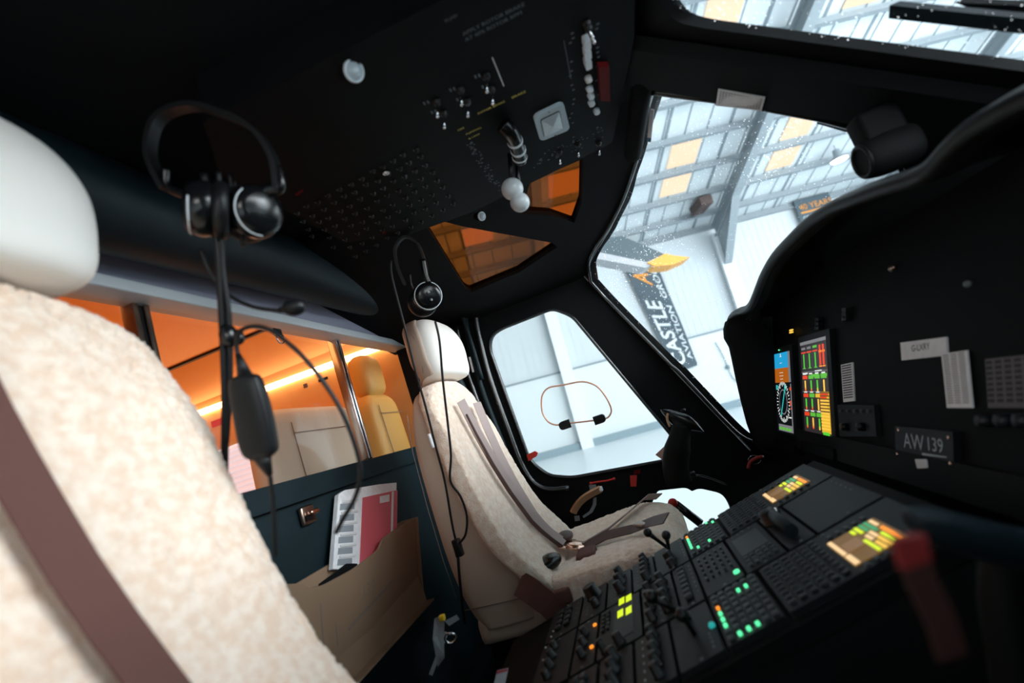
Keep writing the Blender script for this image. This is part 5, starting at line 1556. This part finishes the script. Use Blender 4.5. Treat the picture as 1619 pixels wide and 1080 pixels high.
for k in range(3): knob(t, x0 + .06 + k * .04, V_(.322), .008, .014)
t, x0, x1 = unit(1, V_(.215), V_(.297), 'aftmost middle column unit with four tiny pale lights')
for q in ((875, 999), (872, 1008), (863, 1025), (859, 1045)):
    part('indicator_light', 'legend', t, lambda b: b.ball(F_con.w(*PC(*q), .001), .0024))
for k in range(4): knob(t, x0 + .04 + k * .035, V_(.25), .008, .014)

# port column, aft of the keypad
specs = [(.485, .557, 'port column unit with tall levers next to the sheepskin cushion'), (.428, .482, 'port column audio unit with five stubby knobs'), (.365, .425, 'port column unit with fine legends and three knobs'),
         (.30, .362, 'port column unit with a fat black selector'), (.215, .297, 'aftmost port column unit beside the belt stalk')]
for n_i, (a0, a1, lab) in enumerate(specs):
    t, x0, x1 = unit(0, V_(a0), V_(a1), lab)
    m_ = V_((a0 + a1) / 2)
    if n_i == 0:
        lever(t, x0 + .02, m_, .05, -.012); lever(t, x0 + .06, m_, .035, .01); knob(t, x0 + .11, m_, .011, .02); knob(t, x0 + .14, m_, .008, .014)
        leg(t, [(x0 + .02 + k * .02, V_(a1) - .008) for k in range(6)])
    elif n_i == 1:
        for k in range(5): knob(t, x0 + .02 + k * .029, m_ + .008, .0085, .018)
        leg(t, [(x0 + .014 + k * .02, m_ - .016) for k in range(7)], 'legend_dim')
    elif n_i == 2:
        for k in range(3): knob(t, x0 + .025 + k * .045, m_ + .006, .010, .022)
        leg(t, [(x0 + .014 + (k % 7) * .02, m_ - .012 - (k // 7) * .007) for k in range(14)], 'legend_dim')
    elif n_i == 3:
        knob(t, x0 + .05, m_, .018, .026); knob(t, x0 + .11, m_ + .008, .009, .016); leg(t, [(x0 + .09 + k * .012, m_ - .016) for k in range(4)])
    else:
        keygrid(t, x0 + .03, x1 - .03, V_(a0 + .02), V_(a1 - .02), 4, 2, 'key_dark', h_=.007); leg(t, [(x0 + .03 + k * .026, V_(a1) - .012) for k in range(4)])
# starboard column
specs = [(.49, .557, 'starboard column unit with a long black lever beside the bright keypad'), (.425, .487, 'starboard column unit with five pale-topped knobs'), (.36, .422, 'starboard column unit with white legends and a column of knobs'),
         (.30, .357, 'starboard column switch unit near the lower edge of the picture')]
for n_i, (a0, a1, lab) in enumerate(specs):
    t, x0, x1 = unit(2, V_(a0), V_(a1), lab)
    m_ = V_((a0 + a1) / 2)
    if n_i == 0:
        lever(t, x0 + .03, m_, .055, -.02); lever(t, x0 + .08, m_, .03, 0); part('indicator_light', 'teal_light', t, lambda b: b.ball(F_con.w(*PC(1127, 991), .002), .005)); leg(t, [(x0 + .1 + k * .012, m_ + .02) for k in range(4)])
    elif n_i == 1:
        for k in range(5): knob(t, x0 + .02 + k * .029, m_ + .006, .008, .018)
        leg(t, [(x0 + .015 + k * .022, m_ - .018) for k in range(6)], 'legend')
    elif n_i == 2:
        for k in range(4): knob(t, x0 + .025 + k * .035, m_, .009, .02)
        leg(t, [(x0 + .014 + (k % 6) * .022, m_ - .016 - (k // 6) * .006) for k in range(12)], 'legend_dim')
    else:
        keygrid(t, x0 + .02, x1 - .02, V_(a0 + .015), V_(a1 - .015), 5, 2, 'key', h_=.009)

# ================================================================== STICKS AND LOOSE THINGS
# port cyclic
g = thing('control_stick', 'black port cyclic stick with an orange trigger in front of the far seat', 'control stick', on(1065, 745, 'x', -.50))
XS = -.88
part('shaft', 'black_paint', g, lambda b: b.tube(smooth_path([on(x, y, 'x', XS) for x, y in ((1078, 672), (1074, 695), (1070, 715), (1068, 735), (1070, 750), (1074, 764))], 4), [.030 + .016 * min(1, i / 7) for i in range(21)], 16))


def f(b):
    ks = []
    for x, y, ry, rz in ((1051, 658, .006, .010), (1054, 660, .018, .034), (1066, 662, .026, .042), (1080, 665, .028, .042), (1094, 668, .027, .038), (1101, 671, .024, .034), (1106, 674, .015, .024), (1108, 675, .006, .010)):
        c_ = on(x, y, 'x', XS); ks.append([c_ + V((p.x * ry, -.3 * p.y * rz, p.y * rz)) for p in sup(0, 0, 1, 1, 24, 3)])
    b.loft(resample(ks, 20))
part('grip_head', 'black_gloss', g, f)
part('trigger', 'tan_handle', g, lambda b: b.tube(smooth_path([on(x, y, 'x', XS) + V((.024, 0, 0)) for x, y in ((1055, 653), (1054, 662), (1058, 674))], 3), .0042, 8), 'orange trigger')
part('hat_switch', 'knob', g, lambda b: b.lathe([(.008, 0), (.009, .008), (.001, .009)], Matrix.Translation(on(1080, 648, 'x', XS) + V((0, 0, -.006))), 12))
# near cyclic, out of focus at the right edge
dN = .42
g = thing('control_stick', 'near cyclic stick, blurred dark blue grip at the lower right', 'control stick', dep(1560, 900, dN))


def f(b):
    ks = []
    for x, y, rx in ((1432, 806, .004), (1445, 812, .012), (1480, 822, .018), (1530, 838, .021), (1580, 850, .021), (1640, 866, .022), (1700, 890, .02)):
        c_ = dep(x, y + 10, dN); ks.append([c_ + CF * p.x * rx + CY * p.y * rx * .8 for p in sup(0, 0, 1, 1, 24, 2.4)])
    b.loft(resample(ks, 24))
part('grip_head', 'grip_blue', g, f)
part('shaft', 'black_paint', g, lambda b: b.tube(smooth_path([dep(x, y, dN + .02) for x, y in ((1590, 850), (1585, 950), (1600, 1050), (1620, 1200))], 4), .017, 14))
# red ribbon hanging off the stick
g = thing('warning_ribbon', 'blurred red warning ribbon trailing down at the lower right', 'ribbon', dep(1470, 950, .26))
part('tab', 'ribbon', g, lambda b: b.ribbon(smooth_path([dep(x, y, .26) for x, y in ((1436, 848), (1440, 870), (1447, 892))], 4), .016, CX, .002), 'bright red end')
part('tail', 'ribbon_dark', g, lambda b: b.ribbon(smooth_path([dep(x, y, .261) for x, y in ((1447, 892), (1462, 930), (1485, 975), (1500, 1020), (1506, 1040))], 4), .0155, CX, .001))
# keys / crumpled pouch hanging low between the seats
c0 = dep(700, 1000, 1.05)
g = thing('key_bunch', 'clear crumpled pouch and keys with a yellow bit hanging low behind the console', 'keys', c0)
D2 = lambda x, y, d=0: dep(x, y, 1.05 + d)
part('pouch', 'crumple', g, lambda b: b.loft([[D2(687, 978), D2(700, 972), D2(703, 985), D2(692, 992)], [D2(684, 1010, -.01), D2(697, 1000, .01), D2(702, 1010), D2(690, 1020)], [D2(690, 1045), D2(702, 1035), D2(703, 1040), D2(692, 1055)]], smooth=False))
part('key_blade', 'crumple', g, lambda b: b.ribbon([D2(706, 1000), D2(695, 1030), D2(681, 1067)], .008, CX, .001))
part('yellow_bit', 'yellow', g, lambda b: b.box((0, 0, 0), (.012, .012, .012), Matrix.Translation(D2(699, 977, -.01)), .003))
part('fob', 'grey_plate', g, lambda b: b.loft([[D2(703, 982, -.01), D2(722, 972, -.01), D2(727, 979, -.01), D2(710, 990, -.01)], [D2(703, 982), D2(722, 972), D2(727, 979), D2(710, 990)]], smooth=False))
part('key_ring', 'chrome', g, lambda b: b.tube([D2(712 + 9 * math.cos(a), 1009 + 8 * math.sin(a)) for a in [2 * PI * i / 20 for i in range(20)]], .0025, 6, closed=True))
g = thing('luggage_tag', 'white card with a red edge at the bottom of the picture', 'card', dep(792, 1075, .95))
part('card', 'paper', g, lambda b: b.loft([[dep(x, y, .95 + d) for x, y in ((786, 1060), (804, 1056), (798, 1084), (776, 1100))] for d in (0, .003)], smooth=False))
part('red_edge', 'pink_card', g, lambda b: b.loft([[dep(x, y, .948 + d) for x, y in ((785, 1061), (803, 1057), (802, 1061), (785, 1066))] for d in (0, .001)], smooth=False))
